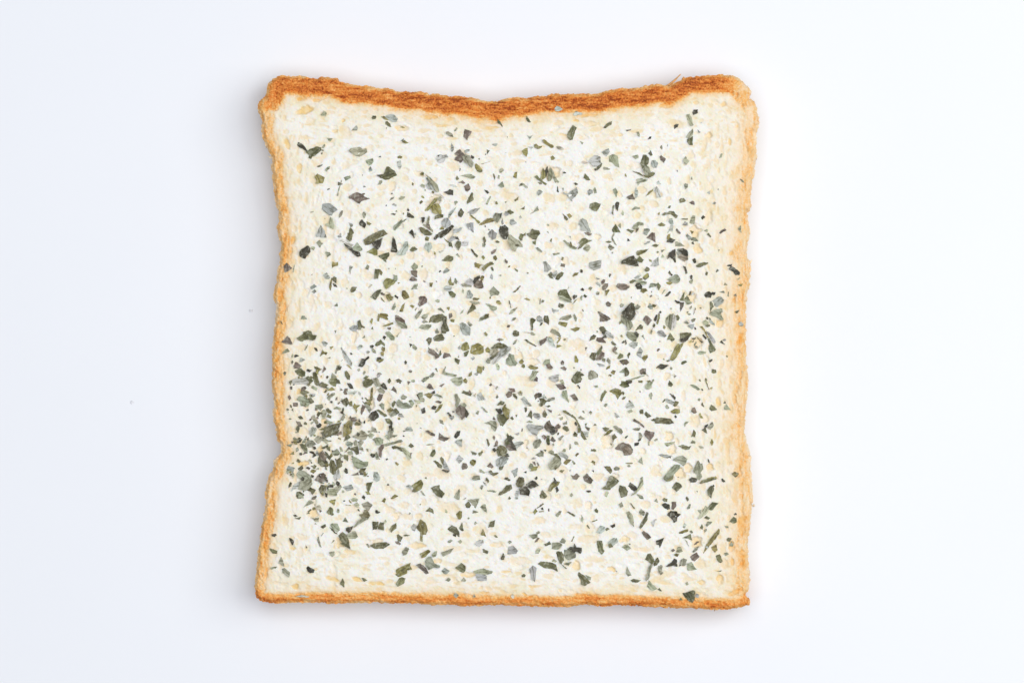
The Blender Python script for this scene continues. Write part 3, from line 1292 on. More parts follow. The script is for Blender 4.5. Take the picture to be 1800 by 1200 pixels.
p 1235,1035 1275,992 1312,1040 1290,1060
g 1155,1065 1180,1070 1215,1105 1250,1095 1200,1115 1160,1100
d 1250,1095 1280,1078 1310,1110 1370,1105 1340,1130 1310,1145 1280,1125
l 1335,970 1389,930 1450,940 1460,990 1400,1050 1340,1030
g 1075,1180 1095,1145 1140,1140 1165,1185 1085,1190
d 1215,1200 1235,1160 1260,1195
p 35,840 60,800 90,790 95,830 70,880 65,940 40,925
g -10,720 30,715 60,720 90,740 85,780 50,800 10,800
g -15,900 15,875 40,955 10,960
k 112,960 130,945 143,960 125,970
o 215,990 235,988 262,1010 250,1028 225,1015
l -20,1100 25,1100 55,1160 50,1190 10,1210 -30,1180
k 30,660 45,650 48,665
k -10,455 30,455 40,490 0,520
Q 480,160 60,50 0
Q 130,280 70,90 0
P 140,370 40,50 0
Q 460,390 40,40 0
Q 60,580 50,60 0
P 795,930 35,60 0
Q 720,1110 110,70 0
Q 290,1170 60,40 0
Q 1070,120 40,80 0
Q 960,800 60,70 0
Q 590,690 60,60 0
Q 490,930 60,50 0
P 1290,190 30,60 0
Q 340,1010 60,50 0
T 880 655 220 1389
p 55,240 90,200 130,215 120,260 80,280
p 90,170 155,175 165,210 130,215 105,200
d 130,230 150,225 185,265 180,295 140,260
g 185,220 210,205 245,215 240,255 210,250
l 215,280 265,262 300,310 340,360 270,355 235,310
o 275,365 345,358 345,366 280,370
p 372,250 400,225 420,260 385,300
k 395,250 415,220 458,230 455,265 420,280
d 425,285 470,280 515,310 490,350 450,375 425,355 440,320
l 455,260 485,235 520,290 475,280
g 505,310 540,280 600,270 600,300 540,320
p 608,130 650,122 700,130 730,170 690,188 655,188
g 660,80 690,75 710,130 670,125
g 678,245 690,195 730,190 745,270 760,330 720,300 690,275
p 770,250 820,230 865,298 825,315
k 848,140 860,130 885,160 875,178
g 1030,145 1060,140 1085,160 1060,168
d 1100,300 1120,240 1160,188 1180,210 1150,260 1120,320
o 1205,200 1275,168 1335,190 1345,230 1300,297 1280,250
o 1340,220 1355,205 1375,225 1360,250
g 1145,365 1160,340 1185,340 1185,365 1165,382
d -40,360 0,310 50,330 30,355
o 15,405 40,350 60,345 55,375 100,410 95,500 75,520 40,460
k -60,400 0,395 20,420 10,450 -20,460
d 105,500 130,480 148,510 130,525
d 262,385 290,380 295,410 280,440 268,430
d 310,450 335,412 350,440 350,520 320,490 280,485 305,478
l 360,470 370,445 430,450 443,495 420,518 375,500
g 285,548 320,525 358,545 330,555
d 463,455 490,408 520,465 500,498 470,485
p 515,405 570,415 568,445
p 630,475 655,455 670,470
g 650,500 690,485 690,520 670,530
d 685,420 720,415 780,460 830,490 870,560 895,620 885,660 850,665 860,580 830,520 770,475 700,440
k 820,555 835,540 848,560 845,590 828,580
l 285,595 310,565 380,580 470,582 475,615 420,650 400,695 350,675 310,635
p 475,600 515,540 545,525 560,570 600,605 610,670 575,692 540,660 500,630
k 555,590 590,590 612,665 575,692 550,665
p 595,605 640,565 668,585 665,610 635,625 625,670 610,640
g 690,560 735,532 740,570 700,580
d 685,615 710,585 745,600 762,640 735,655
d 805,685 820,650 855,680 850,710 815,705
d 890,640 910,650 930,690 960,740 930,748 905,720 890,690
l 910,650 975,650 970,710 935,700
p 935,595 995,612 985,645 960,635
g 905,420 925,420 935,450 920,445
g 978,440 995,420 1018,435 1000,468
g 855,500 890,475 940,510 910,520
l 1262,440 1285,450 1325,490 1290,500
d 1128,610 1165,600 1210,615 1170,655
o 1148,700 1180,650 1215,630 1250,635 1200,680
g 1245,595 1275,585 1340,620 1358,655 1340,685 1300,660 1280,635
d 1238,700 1265,675 1295,715 1265,735 1250,775 1240,735
p 1265,840 1300,800 1360,768 1440,800 1470,850 1440,910 1400,900 1350,870
d 1215,780 1235,790 1230,808
l 148,680 200,660 212,672 190,692
k 230,650 238,612 246,625 240,655
d 65,690 75,665 100,700 130,730 125,770 95,760 75,730
p 60,790 100,770 140,800 180,860 100,865 60,830
l 130,790 180,765 240,760 262,780 210,815 180,845 140,800
k 80,730 110,725 170,830 180,865 140,840
d -40,820 0,800 50,820 75,860 60,920 20,930
k 40,930 75,890 100,925 70,935
l -10,960 50,930 90,945 50,1010 0,1045 -10,1000
d -20,1050 40,1030 15,1075 -10,1080
g 310,1050 330,1000 350,1005 375,1050 340,1065
g 400,1000 415,990 432,1020 415,1035
l 120,1090 190,1052 180,1140 155,1160 140,1130
g 355,790 385,745 440,732 455,760 435,810 400,840 370,835
g 385,910 430,880 480,870 475,930 430,932
k 470,850 510,855 500,875
p 455,700 480,685 510,710 490,745
d 505,760 510,695 545,695 545,800 525,805
p 550,745 575,705 615,750 590,770
g 570,790 590,778 600,800 580,815
g 640,725 690,690 705,700 655,755
g 760,850 770,780 785,830 770,850
o 825,915 850,885 872,895 840,930
g 675,870 700,840 722,840 718,880
l 640,885 700,880 755,930 730,970 670,930
g 525,880 560,855 590,870 600,920 560,905
d 580,905 625,895 670,950 665,980 600,915
g 530,1015 560,985 600,920 660,960 675,1000 640,1055 560,1075 540,1050
o 695,1000 730,960 790,965 730,1020
g 790,985 800,965 832,1005 815,1018
l 335,960 365,935 398,945 370,960
o 995,990 1025,970 1050,985 1045,1025 1030,1005
d 650,1090 670,1075 710,1075 685,1108
p 775,1130 810,1140 845,1112 880,1145 845,1185 800,1175
p 915,1150 955,1112 990,1150 1030,1190 1000,1230 930,1200
k 1010,1080 1035,1080 1030,1105
d 1145,1035 1215,1035 1240,1090 1220,1118 1190,1090
g 1255,1055 1280,1035 1320,1050 1315,1080 1265,1080
d 1205,1160 1240,1140 1270,1160 1315,1200 1280,1230 1210,1200
d 1318,140 1340,90 1400,95 1430,150 1380,165
p 170,1200 205,1150 260,1165 265,1210 220,1235
k 375,1170 405,1145 410,1170 390,1190
d 40,1180 75,1155 108,1190 90,1200
k 585,1165 600,1160 615,1205 600,1210
Q 290,100 130,70 20
Q 560,110 60,70 0
P 360,720 50,50 0
P 280,800 40,50 0
Q 810,600 50,80 0
P 1190,760 70,90 -20
Q 710,640 60,60 0
Q 540,830 50,60 0
Q 1030,960 60,60 0
Q 250,920 40,40 0
Q 680,1080 80,50 0
P 1270,1150 50,40 0
Q 450,400 60,50 0
T 1100 655 250 1579
d 230,90 270,80 285,100 250,110
g 212,150 240,110 300,95 285,165 245,187 220,178
k -30,120 30,90 70,85 68,110 20,130
l 0,370 30,330 70,325 100,380 55,395 20,400
o 30,320 40,300 60,320 50,330
g 255,240 285,215 298,250 282,298
d 468,125 485,82 525,130 505,158 475,148
d 150,430 165,405 195,410 195,455 160,455
d 205,455 225,428 285,480 240,502
p 78,530 90,507 140,535 205,590 205,615 150,570
g 75,620 110,612 165,610 150,640 100,640
p 205,680 215,640 245,625 270,650 320,660 310,700 270,760 225,715
g 250,760 265,755 265,810 250,805
g 145,660 165,665 188,700 165,745 145,720
k 135,745 165,720 170,745 140,765
k 95,780 150,770 140,800 95,812
g 312,750 345,725 358,740 330,758
g 713,135 730,130 780,145 825,185 800,195 760,170
k 833,180 850,175 862,195 845,198
o 878,65 895,60 895,95 930,190 920,188 890,115
k 482,228 530,245 555,270 545,305
l 440,290 455,283 540,320 520,355 460,330
d 405,325 435,285 440,310 415,330
d 520,365 550,310 590,325 570,360 540,375
g 440,370 455,350 485,385 470,400 445,395
o 495,425 540,400 600,403 605,440 570,455 510,445
k 538,480 552,468 568,490 555,505
p 725,430 740,390 765,380 790,440 755,452
d 838,355 850,325 872,380 855,375
d 925,400 945,352 985,375 1015,410 950,425
g 1092,380 1115,345 1170,415 1130,408 1095,405
o 810,460 825,440 860,505 830,505
d 320,525 340,490 400,495 500,510 535,558 470,570 400,562 325,560
d 280,520 320,505 320,535 290,535
g 645,570 665,540 705,540 670,570 655,600
g 905,600 960,540 978,585 940,635 910,620
d 840,630 885,608 905,672 870,655
d 722,715 755,620 778,660 770,715 745,705
g 720,780 740,742 775,765 770,788
g 810,810 850,815 870,830 830,840
o 935,770 955,730 975,770 955,808
d 580,812 640,795 700,820 730,810 710,845 660,855 620,835
g 430,780 550,758 540,780 460,820 440,800
l 360,910 400,900 520,918 460,948 420,935
g 520,965 570,930 630,915 685,955 670,1000 640,1035 590,1000
g 410,1165 480,1080 540,1015 605,1020 600,1060 530,1130 440,1200
d 440,1200 530,1130 520,1180 490,1200
g 748,1080 790,985 810,970 830,1010 850,1000 860,1070 830,1110 850,1150 820,1190 790,1190 790,1130 760,1110
k 700,1180 740,1158 790,1175 780,1210 720,1215
o 870,1195 920,1160 1000,1145 1020,1170 950,1180 920,1200
k 910,950 922,960 930,1000 918,990
o 1175,1115 1205,1095 1255,1115 1240,1145 1215,1160 1195,1140
g 138,985 175,935 195,1020 165,1005
o -10,1000 75,997 80,1005 20,1010
g 15,1030 40,1015 55,1040 25,1045
k 1060,1175 1105,1195 1070,1210
g 160,1170 185,1150 195,1200 170,1200
p -40,840 0,800 45,830 80,880 50,910 -20,915
d 160,10 180,-10 225,0 220,20
P 480,700 50,60 20
P 520,850 50,60 20
P 600,1110 60,60 -40
P 940,1040 40,60 10
P 690,1050 50,60 0
Q 1040,120 25,70 0
P 1020,320 30,60 0
Q 870,310 20,40 0
Q 860,720 20,100 0
Q 640,250 30,70 0
Q 1060,830 25,60 0
Q 960,890 20,70 0
Q 1200,250 40,100 0
P 195,870 30,40 0
Q 730,560 30,30 0
Q 340,1080 60,80 30
Q 1140,960 25,70 0
Q 1270,990 40,120 0
T 440 832 220 1065
l 350,150 365,100 420,65 425,95 395,125
g 405,130 430,60 500,50 530,80 500,130 470,145 420,135
d 470,140 505,110 560,140 530,182 515,150
d 390,190 395,155 425,152 462,180 430,212 400,210
d 580,130 600,95 640,100 645,140 620,190 595,165
k 635,160 660,170 655,205 640,195
k 658,100 675,90 710,100 708,120 665,118
g 648,145 680,125 740,135 735,190 690,185 660,175
g 715,120 770,92 780,115 740,165 730,150
l 785,115 860,90 880,130 830,150
d 990,80 1045,68 1005,165 988,120
k 642,50 660,50 660,75 645,72
o 668,235 690,222 728,218 715,272
g 848,215 885,205 915,215 905,240 870,238
o 835,228 845,222 865,252 850,250
g 880,260 910,242 930,265 920,285 895,278
o 810,262 858,268 855,273 812,268
k 948,205 960,180 980,200 975,222
g 945,260 1000,235 1042,265 1010,315 965,290
o 520,300 545,282 555,300 540,312
d 488,322 510,300 522,305 500,332
f 555,280 590,265 610,300 575,315
d 648,325 680,280 705,300 705,355 665,345
g 515,370 545,380 585,370 582,410 555,410
g 785,405 810,370 835,412 810,410
d 925,345 960,340 970,305 995,308 1022,355 1000,390 950,380
g 870,465 920,395 970,370 1010,380 930,425
g 680,435 700,420 745,425 762,480 740,500 700,470
d 675,450 700,470 745,515 715,505 690,480
d 598,450 640,428 645,450 620,468
k 815,460 880,442 855,490 835,503 815,485
g 820,520 840,503 905,505 918,535 895,555 830,550
d 750,525 785,495 820,525 840,570 790,590 765,570
d 765,590 790,580 840,570 852,645 810,620
g 865,490 900,490 905,505 870,505
k 330,545 350,550 372,580 360,610 348,590
k 180,515 215,510 228,522 210,537 188,532
k 470,605 488,630 472,632
g 568,560 580,530 590,570 608,628 590,620
g 600,528 622,500 625,505 608,530
g 685,590 715,560 718,568 695,590
d 162,635 195,640 232,658 230,678 190,678 170,655
g 672,668 715,658 718,690 700,708 680,690
g 985,598 1000,595 1015,625 1005,632
d 1018,612 1050,590 1110,585 1160,582 1190,602 1130,640 1060,638
g 240,760 262,705 280,740 290,790
g 170,798 230,787 215,805 175,812
g 268,808 290,800 340,840 330,882 275,845
k 475,800 490,785 550,815 540,842 510,845 490,830
d 762,935 785,888 802,920 800,967
d 945,885 960,885 998,905 970,918
d 1040,405 1080,410 1080,470 1040,480
f 380,1045 440,1030 505,1045 490,1052 430,1050
k 930,0 960,-5 960,12 940,10
P 180,240 30,30 0
P 120,620 20,50 0
Q 300,345 10,30 0
Q 350,560 30,40 30
P 845,665 55,20 10
Q 810,700 60,25 10
Q 590,690 50,20 10
P 700,895 70,20 15
P 910,895 50,20 15
Q 860,300 70,40 0
P 540,335 40,40 0
Q 430,540 60,30 20
P 360,635 25,15 0
Q 920,60 50,40 0
Q 300,780 30,20 0
P 380,960 40,20 0
P 560,810 25,12 0
P 770,590 40,30 0
Q 160,380 25,30 0
Q 1000,780 40,15 0
P 1040,935 40,15 0
T 660 832 220 1065
l 258,105 285,90 312,108 300,132 270,118
o 308,100 340,75 390,50 408,85 390,130 355,150 325,120
d 308,155 325,122 355,148 340,158
g 380,150 395,145 428,190 400,180
d 470,120 490,110 545,95 550,130 590,165 565,207 525,190 495,160
o 52,235 75,205 90,215 75,250
o 128,210 165,175 195,190 145,215
g 665,200 690,160 715,130 722,150 712,222 690,215
g 740,220 775,200 770,212 750,222
g 820,50 835,18 885,15 890,50 850,55
d 935,40 948,30 968,60 958,80
g 888,120 900,98 920,100 905,138
g 948,140 1000,140 1032,150 1020,160 960,152
p 1045,175 1060,150 1090,160 1065,185
l 915,65 945,90 950,108 925,95
d 762,265 790,235 815,265 800,292 770,288
g 785,222 840,215 885,210 870,255 852,295 820,260
g 888,285 920,260 938,260 950,335
d 425,318 462,285 490,305 497,342 475,328
g 590,330 600,300 612,320 608,338
o 685,345 715,315 738,320 738,365 722,390 700,382
g 825,340 830,310 878,328
k 0,310 15,308 42,325 20,340 0,335
d -10,420 25,405 25,450 0,475
d 20,470 40,410 70,415 72,480
g 65,415 85,392 98,410 75,425
d 118,475 140,440 178,418 178,465 135,502
l 302,455 325,425 352,445 335,490 315,482
o 348,460 385,385 425,415 445,480 430,520 402,520 400,580 380,570 380,500
d 182,520 195,513 232,540 215,580 195,575 185,550
p 168,575 190,573 218,598 205,608 175,595
d 235,525 260,517 298,527 250,533
d 612,470 650,437 690,455 715,500 715,540 680,515 630,488
k 658,515 690,510 685,538 662,530
d 712,465 738,412 752,485 735,488
g 610,580 640,558 662,570 625,590
g 698,575 725,560 738,575 722,595
l 842,595 870,570 915,560 922,590 885,625 855,610
d 912,640 925,640 962,660 950,683 915,670
o 895,520 915,468 930,500 942,535
d 958,460 975,410 1020,393 1010,450
g 838,425 850,405 868,420 850,435
g 225,665 260,620 288,640 260,690 235,698
o 375,680 410,665 450,645 468,660 430,705 395,718
g 478,690 505,660 525,655 515,705 490,712
g 558,670 600,655 668,630 640,675 575,705
g 422,745 450,705 475,705 505,765 550,780 545,800 490,800 450,818 425,780
p 345,775 385,762 430,800 455,845 430,855 385,815
o 145,875 180,850 175,815 230,785 300,755 295,785 312,815 270,820 270,845 220,870 180,885
d 172,935 205,885 225,878 258,890 242,935 190,960
l 562,825 590,798 632,825 605,855 575,845
g 592,905 625,882 642,900 625,918
d 678,800 730,757 765,785 765,825 750,843 715,830
g 728,915 748,880 772,905 765,918
g 828,830 870,815 920,805 1000,832 985,850 930,858 850,848
l 850,850 930,858 948,870 945,908 870,910
f 662,1035 680,1010 708,1030 690,1060
f 828,1050 840,1020 852,1050
Q 490,10 110,20 0
Q 620,290 100,60 0
Q 720,140 60,60 0
P 175,360 40,30 0
Q 270,365 60,30 0
P 1020,605 60,20 0
Q 900,470 70,50 0
P 800,855 80,25 0
P 530,745 40,20 0
Q 650,640 100,25 0
P 40,935 50,15 5
Q 110,130 40,30 0
Q 410,250 30,40 0
Q 240,270 70,30 0
Q 830,660 80,20 0
Q 140,630 60,20 0
P 350,610 80,25 0
P 920,1015 50,10 -5
Q 640,770 80,20 0
Q 450,925 60,12 0
T 880 832 220 1065
d -20,185 50,98 90,90 100,130 50,160 0,182
d 128,85 150,35 185,25 205,85 180,115 140,112
k 155,125 185,105 225,110 250,145 240,190 200,180 165,175
k 215,90 270,55 295,65 328,102 250,125 225,110
l 122,180 130,145 152,145 150,215 128,218
d 60,215 75,192 90,208 78,222
d 330,185 355,138 398,190 375,212 335,205
o 402,145 420,95 455,60 505,70 490,100 450,120 430,150
k 450,70 460,38 480,75 465,85
k 465,125 480,105 497,140 475,163
g 588,185 605,162 620,180 605,198
k 725,145 765,142 770,155 745,162
d 855,125 900,100 905,65 930,60 960,25 1005,60 990,85 950,115 930,138 890,135
g 918,60 925,25 950,15 960,40 935,65
g 888,190 895,150 920,160 905,200
d 1005,150 1010,98 1060,110 1085,150 1070,190 1025,205
g 1003,260 1030,240 1045,280 1020,292
o 275,325 300,295 315,320 290,348
d 305,295 360,250 370,258 315,295
k 340,295 360,285 368,310 350,308
d 405,300 413,293 415,322 406,320
o 325,320 370,318 370,325 330,328
g 465,350 500,315 518,315 510,345 485,370
d 563,325 575,320 638,355 630,365 590,345
g 683,400 690,345 705,385 695,418
d 730,440 740,435 762,465 752,467
o 772,408 820,387 825,395 785,412
d 797,305 815,293 832,312 828,335 808,328
k 932,440 970,425 975,450 950,463
l 812,500 850,440 895,455 880,490 850,512
d 888,475 905,458 928,470 900,488
l 918,620 915,580 955,548 990,548 1000,580 960,610
d 915,600 935,590 960,620 925,632
d 818,570 865,570 875,645 885,655 860,688 830,660
g 1032,625 1060,602 1090,610 1080,655
g 242,522 310,508 315,540 275,558
g 300,500 325,485 338,500 315,515
p 288,585 310,545 332,545 315,575
g 502,575 530,545 555,570 545,592 515,590
o 600,575 622,530 630,535 610,578
d 368,598 395,590 415,573 430,600 400,610 380,615
g 433,640 440,585 500,585 528,605 490,645
g 60,580 75,567 98,580 75,600
l 58,685 70,620 110,613 148,655 130,682
g 295,680 300,650 325,630 342,640 322,680
k 565,640 590,620 620,625 630,590 645,625 690,630 692,660 680,680 640,660 615,675 605,648
g 540,700 540,645 610,650 640,680 640,710 590,735 555,720
d 472,675 480,660 520,660 535,690 540,735 515,770 490,735
d 490,745 565,805 555,808 515,770
g 435,745 455,725 480,745 465,755
g 530,765 575,755 605,750 580,782
d 315,765 340,745 420,752 470,770 488,832 440,810 370,800
l 242,810 275,778 305,800 300,860 290,920 260,890 255,850
d 178,860 200,850 215,862 205,880 178,878
d 655,860 665,835 720,870 765,925 715,955 682,940 680,900
g 720,860 770,880 768,905 740,900
f 85,1045 105,1020 120,1045 105,1065
d 0,720 20,672 38,705 30,730 5,733
d 30,45 45,28 85,50 80,62
g 335,48 355,43 352,52
k 985,828 993,830 988,838
P 265,960 30,12 0
P 205,1025 30,12 20
Q 330,400 60,40 0
P 745,275 45,30 0
P 45,835 50,12 0
Q 740,560 100,40 0
Q 400,870 60,25 0
P 640,780 40,40 0
P 935,815 40,25 0
Q 760,460 50,60 0
P 1050,560 40,30 0
Q 40,500 40,20 0
Q 160,740 120,40 0
Q 800,730 100,30 0
Q 810,905 40,20 0
P 490,190 25,20 0
Q 640,450 60,30 0
Q 820,20 60,40 0
T 1100 832 250 1210
k 18,105 40,72 90,110 95,140 70,150 45,135
g 100,120 125,60 142,25 150,90 110,145 75,175 40,185 75,160
d 392,115 430,70 470,90 482,110 450,140 435,155 405,130
d 692,140 720,105 740,100 752,130 735,170 728,212 700,185
k 738,105 748,92 755,108 745,115
k 812,45 825,40 848,70 830,75
k 600,145 612,148 610,160
d 510,210 520,192 538,220 525,237
g 240,235 262,212 275,248
d 310,220 330,205 355,215 352,240 325,240
k 305,262 330,248 375,265 378,300 355,307 325,288
p 388,300 392,238 430,238 428,280 405,308
k 348,350 380,315 435,320 440,335 470,345 440,370 435,402 405,415 400,395
g 518,290 540,258 553,258 545,295 525,302
d 35,250 48,252 80,298 72,300
g 112,325 130,298 162,325 155,358 125,348
d 112,455 140,400 165,360 175,325 192,330 185,390 150,440 122,470
g 0,330 30,318 65,360 68,455 45,430 20,380
l 215,410 245,390 250,415 235,455
p 240,390 262,385 258,398
d 698,285 735,240 790,250 765,275 735,310 700,310
g 612,385 650,320 680,272 705,300 700,330 660,365 625,385
g 610,310 645,305 635,340
d 665,375 690,358 720,380 705,390
g 678,435 700,405 738,408 720,430 690,455
d 630,460 650,427 660,455 655,475
g 665,480 685,465 690,485 672,502
d 878,410 918,365 942,380 945,410 920,423
k 918,345 935,332 945,350 925,355
g 835,440 870,445 872,465 855,462
l 485,455 500,420 520,435 500,465
o 450,495 490,480 530,472 530,490 480,512 455,510
g 540,492 555,480 572,500 560,510
d 478,547 550,510 568,568 530,550
f 500,555 520,570 538,625 515,585
p 135,500 155,485 195,515 217,545 180,563 155,535
k 255,570 285,560 325,545 310,585 290,632 280,605 262,605
o 655,690 680,610 720,550 790,465 800,475 795,510 740,580 690,640
l 675,625 690,612 710,625 695,640
o 725,625 770,598 782,645 760,670 735,650
d 855,560 870,543 902,550 885,580 865,575
g 878,615 900,575 918,605 910,620
g 838,675 860,667 878,685 850,700
d 762,700 800,683 825,742 805,758 780,740
p 545,705 600,667 628,705 585,745 560,735
g 425,665 445,620 470,622 485,660 455,675
o 408,685 430,675 455,685 440,707 415,698
p 385,650 405,637 422,648 400,665
g 565,665 590,630 622,612 610,645 578,672
p 580,610 605,575 628,575 605,600
k 340,785 390,750 410,720 435,730 438,790 400,782 350,790
g 458,770 465,735 490,718 520,730 505,780 490,785
k 450,790 460,770 470,782
g 518,765 560,750 585,790 605,815 540,822 525,820
d 165,725 185,682 210,677 235,715 245,745 225,770 190,745
d 235,770 250,735 270,710 288,740 265,778 240,788
g 165,900 185,840 195,790 215,760 228,775 210,830 200,885 175,915
g 180,960 195,905 225,940 270,975 230,995 205,985
d 268,985 285,970 308,1000 290,998
g 278,830 275,785 295,768 312,780 305,830 320,842 295,862
d 40,905 65,893 130,905 100,925 55,922
g 0,850 10,785 50,865 20,875
g 0,640 10,600 45,632 5,655
k 20,595 42,595 35,607
g 508,930 525,918 535,940 518,950
d 482,1015 530,1005 570,988 590,1000 585,1070 565,1100 525,1075 500,1045
l 590,1050 600,1018 625,1030 620,1055
d 455,1075 470,1052 485,1075
k 755,1165 765,1162 762,1172
f 770,830 820,822 800,838
d 537,58 560,28 600,38 605,60 565,75
d 622,80 660,50 750,30 775,45 720,65 640,85
P 930,1010 60,25 -25
Q 170,260 60,40 0
P 1015,780 40,60 0
Q 50,520 60,40 0
Q 640,770 50,40 0
P 910,745 18,30 0
P 650,925 40,20 0
Q 190,640 60,20 0
Q 340,380 60,40 0
P 600,580 50,60 0
Q 330,850 80,30 0
P 800,900 30,40 0
P 990,430 30,100 5
Q 840,760 40,60 0
Q 930,200 30,60 0
Q 820,640 30,60 0
Q 40,960 100,30 0
P 1000,690 30,60 0
P 900,620 30,60 0
"""


def parse():
    flakes, pores = [], []
    sc, ox, oy = 1, 0, 0
    for ln in DATA.strip().splitlines():
        k, rest = ln.split(' ', 1)
        if k == 'T':
            a = [float(v) for v in rest.split()]
            ox, oy, sc = a[0], a[1], a[2] / a[3]
        elif k in 'PQ':
            c, r, ang = rest.split()
            c = [float(v) for v in c.split(',')]
            r = [float(v) for v in r.split(',')]
            pores.append((k, ox + c[0] * sc, oy + c[1] * sc, r[0] * sc, r[1] * sc, math.radians(float(ang))))
        else:
            pts = [tuple(float(v) for v in p.split(',')) for p in rest.split()]
            flakes.append((k, [(ox + x * sc, oy + y * sc) for x, y in pts]))
    return flakes, pores


FLAKES, PORES = parse()

TOP = [(467.7, 166), (470, 157), (471.7, 148.5), (481, 138), (492, 133.5), (511, 134), (535, 135), (543, 137), (558, 139.8),
       (561, 136), (570, 135), (579.4, 138), (592, 137.8), (598.4, 143.8), (614, 148.5), (638, 151.7), (660, 154), (668, 157),
       (682, 155), (691.7, 158), (698, 162), (710.7, 161), (723, 162.5), (739, 161.5), (755, 166), (771, 166), (786.7, 170),
       (799.4, 169.4), (826, 172), (847, 177), (869, 180), (880, 176.5), (903.8, 172), (915, 171.5), (921, 174), (943, 170),
       (962.4, 169), (968.7, 167), (991, 166), (1016, 167), (1027, 165), (1046, 167), (1062, 162), (1078, 158), (1100, 156.5),
       (1123.7, 155), (1135, 151), (1155, 148.5), (1170, 150), (1176, 151), (1196.6, 142), (1201, 137.4), (1226.7, 135),
       (1258, 132.7), (1287, 133), (1296, 136.6), (1307, 146), (1315, 155), (1319, 163)]
RIGHT = [(1319, 163), (1316, 168), (1317, 174.6), (1325, 178.6), (1329.6, 191), (1333.5, 208.7), (1334, 218), (1328, 234),
         (1328, 262.5), (1330, 278), (1326, 294), (1325.6, 303), (1321, 324), (1319, 344), (1319, 363), (1317.7, 369.7),
         (1313, 372), (1314.5, 388.7), (1317, 407.7), (1315, 426.7), (1312, 450), (1319, 461), (1320, 474), (1317.5, 490),
         (1317, 507), (1313.7, 515), (1310.6, 532), (1310.6, 568.7), (1310.6, 598.7), (1311, 638), (1314.5, 664), (1313.7, 678.7),
         (1312, 702.5), (1309.8, 731), (1307.4, 750), (1309, 766), (1313, 778.5), (1317.7, 797.5), (1320, 821), (1321, 852.7),
         (1324, 871), (1321, 890), (1318, 925), (1314, 956), (1315, 987), (1318, 1018), (1315, 1036.5), (1309, 1047), (1318, 1054)]
BOTTOM = [(1318, 1054), (1317, 1061), (1306.6, 1065.5), (1286, 1068.6), (1244.6, 1069.6), (1193, 1067.5), (1141, 1065),
          (1100, 1062.5), (1055.6, 1065), (1035, 1061), (1004, 1065), (973, 1065), (911, 1064), (880, 1062), (825, 1064),
          (794, 1062), (759, 1062), (732, 1059), (691, 1060), (660, 1057.5), (605, 1059), (564, 1058), (522.6, 1057), (481, 1059),
          (462.7, 1057), (452.4, 1050)]
LEFT = [(452.4, 1050), (448.7, 1038.6), (449.3, 1018), (452.4, 987), (455.5, 960), (458.6, 935), (463.8, 910.5), (468, 885.7),
        (466.9, 869), (469, 848.5), (474, 834), (481, 826), (482.8, 810), (492, 800.7), (495.4, 794), (493, 777), (487.5, 775),
        (486, 756), (483.6, 743.7), (480.4, 734), (479.6, 723), (482.8, 715), (482, 694.6), (478.8, 682), (478.8, 655),
        (479.6, 641.6), (478, 622.5), (479.6, 603.5), (481, 581), (484.3, 572), (485, 551), (486, 535), (481.5, 527.5), (481, 515),
        (486, 499), (488.3, 480), (491.5, 466), (492.3, 445.7), (494.6, 438), (495.4, 425), (492.3, 422), (488.3, 411), (487.5, 398),
        (491.5, 390), (490.7, 379), (489, 370), (486, 360), (482.8, 341), (481.5, 328.5), (480, 308.5), (478, 294), (478.8, 288),
        (478.8, 276.8), (471.7, 265.7), (466, 250), (460.6, 234), (460.6, 208.7), (455, 199), (454, 188), (457.4, 177), (467.7, 171),
        (467.7, 166)]
# the silhouette is seen a little below the cut face
_k = (DIST + 0.0025) / DIST
_f = lambda L: np.array([((x - 900) * _k + 900, (y - 600) * _k + 600) for x, y in L])
TOP, RIGHT, BOTTOM, LEFT = _f(TOP), _f(RIGHT), _f(BOTTOM), _f(LEFT)
OUTLINE = np.vstack([TOP[:-1], RIGHT[:-1], BOTTOM[:-1], LEFT[:-1]])


def dist_polyline(X, Y, L, closed=False):
    best = np.full(X.shape, 1e9, dtype=np.float32)
    n = len(L)
    for i in range(n if closed else n - 1):
        (ax, ay), (bx, by) = L[i], L[(i + 1) % n]
        dx, dy = bx - ax, by - ay
        q = dx * dx + dy * dy + 1e-9
        tt = np.clip(((X - ax) * dx + (Y - ay) * dy) / q, 0, 1)
        dd = (X - ax - tt * dx) ** 2 + (Y - ay - tt * dy) ** 2
        np.minimum(best, dd, out=best)
    return np.sqrt(best)


def inside_poly(X, Y, L):
    c = np.zeros(X.shape, dtype=bool)
    n = len(L)
    for i in range(n):
        (ax, ay), (bx, by) = L[i], L[(i + 1) % n]
        if ay == by:
            continue
        hit = ((ay > Y) != (by > Y)) & (X < (bx - ax) * (Y - ay) / (by - ay) + ax)
        c ^= hit
    return c


# fine dust of the herb, thickest in the heap at the lower left
def dust(n, cx, cy, sx, sy, size=0.75, codes='kddgop'):
    for _ in range(n):
        x, y = random.gauss(cx, sx), random.gauss(cy, sy)
        if not (500 < x < 1290 and 190 < y < 1030):
            continue
        r0 = math.exp(random.gauss(size, 0.4))
        a0 = random.uniform(0, math.pi)
        st = random.uniform(1.0, 2.2)
        pts = []
        m = random.choice((3, 4, 4, 5))
        for k in range(m):
            a = 2 * math.pi * (k + random.uniform(-.25, .25)) / m
            u, v = r0 * st * math.cos(a), r0 * math.sin(a)
            pts.append((x + u * math.cos(a0) - v * math.sin(a0), y + u * math.sin(a0) + v * math.cos(a0)))
        FLAKES.append((random.choice(codes), pts))


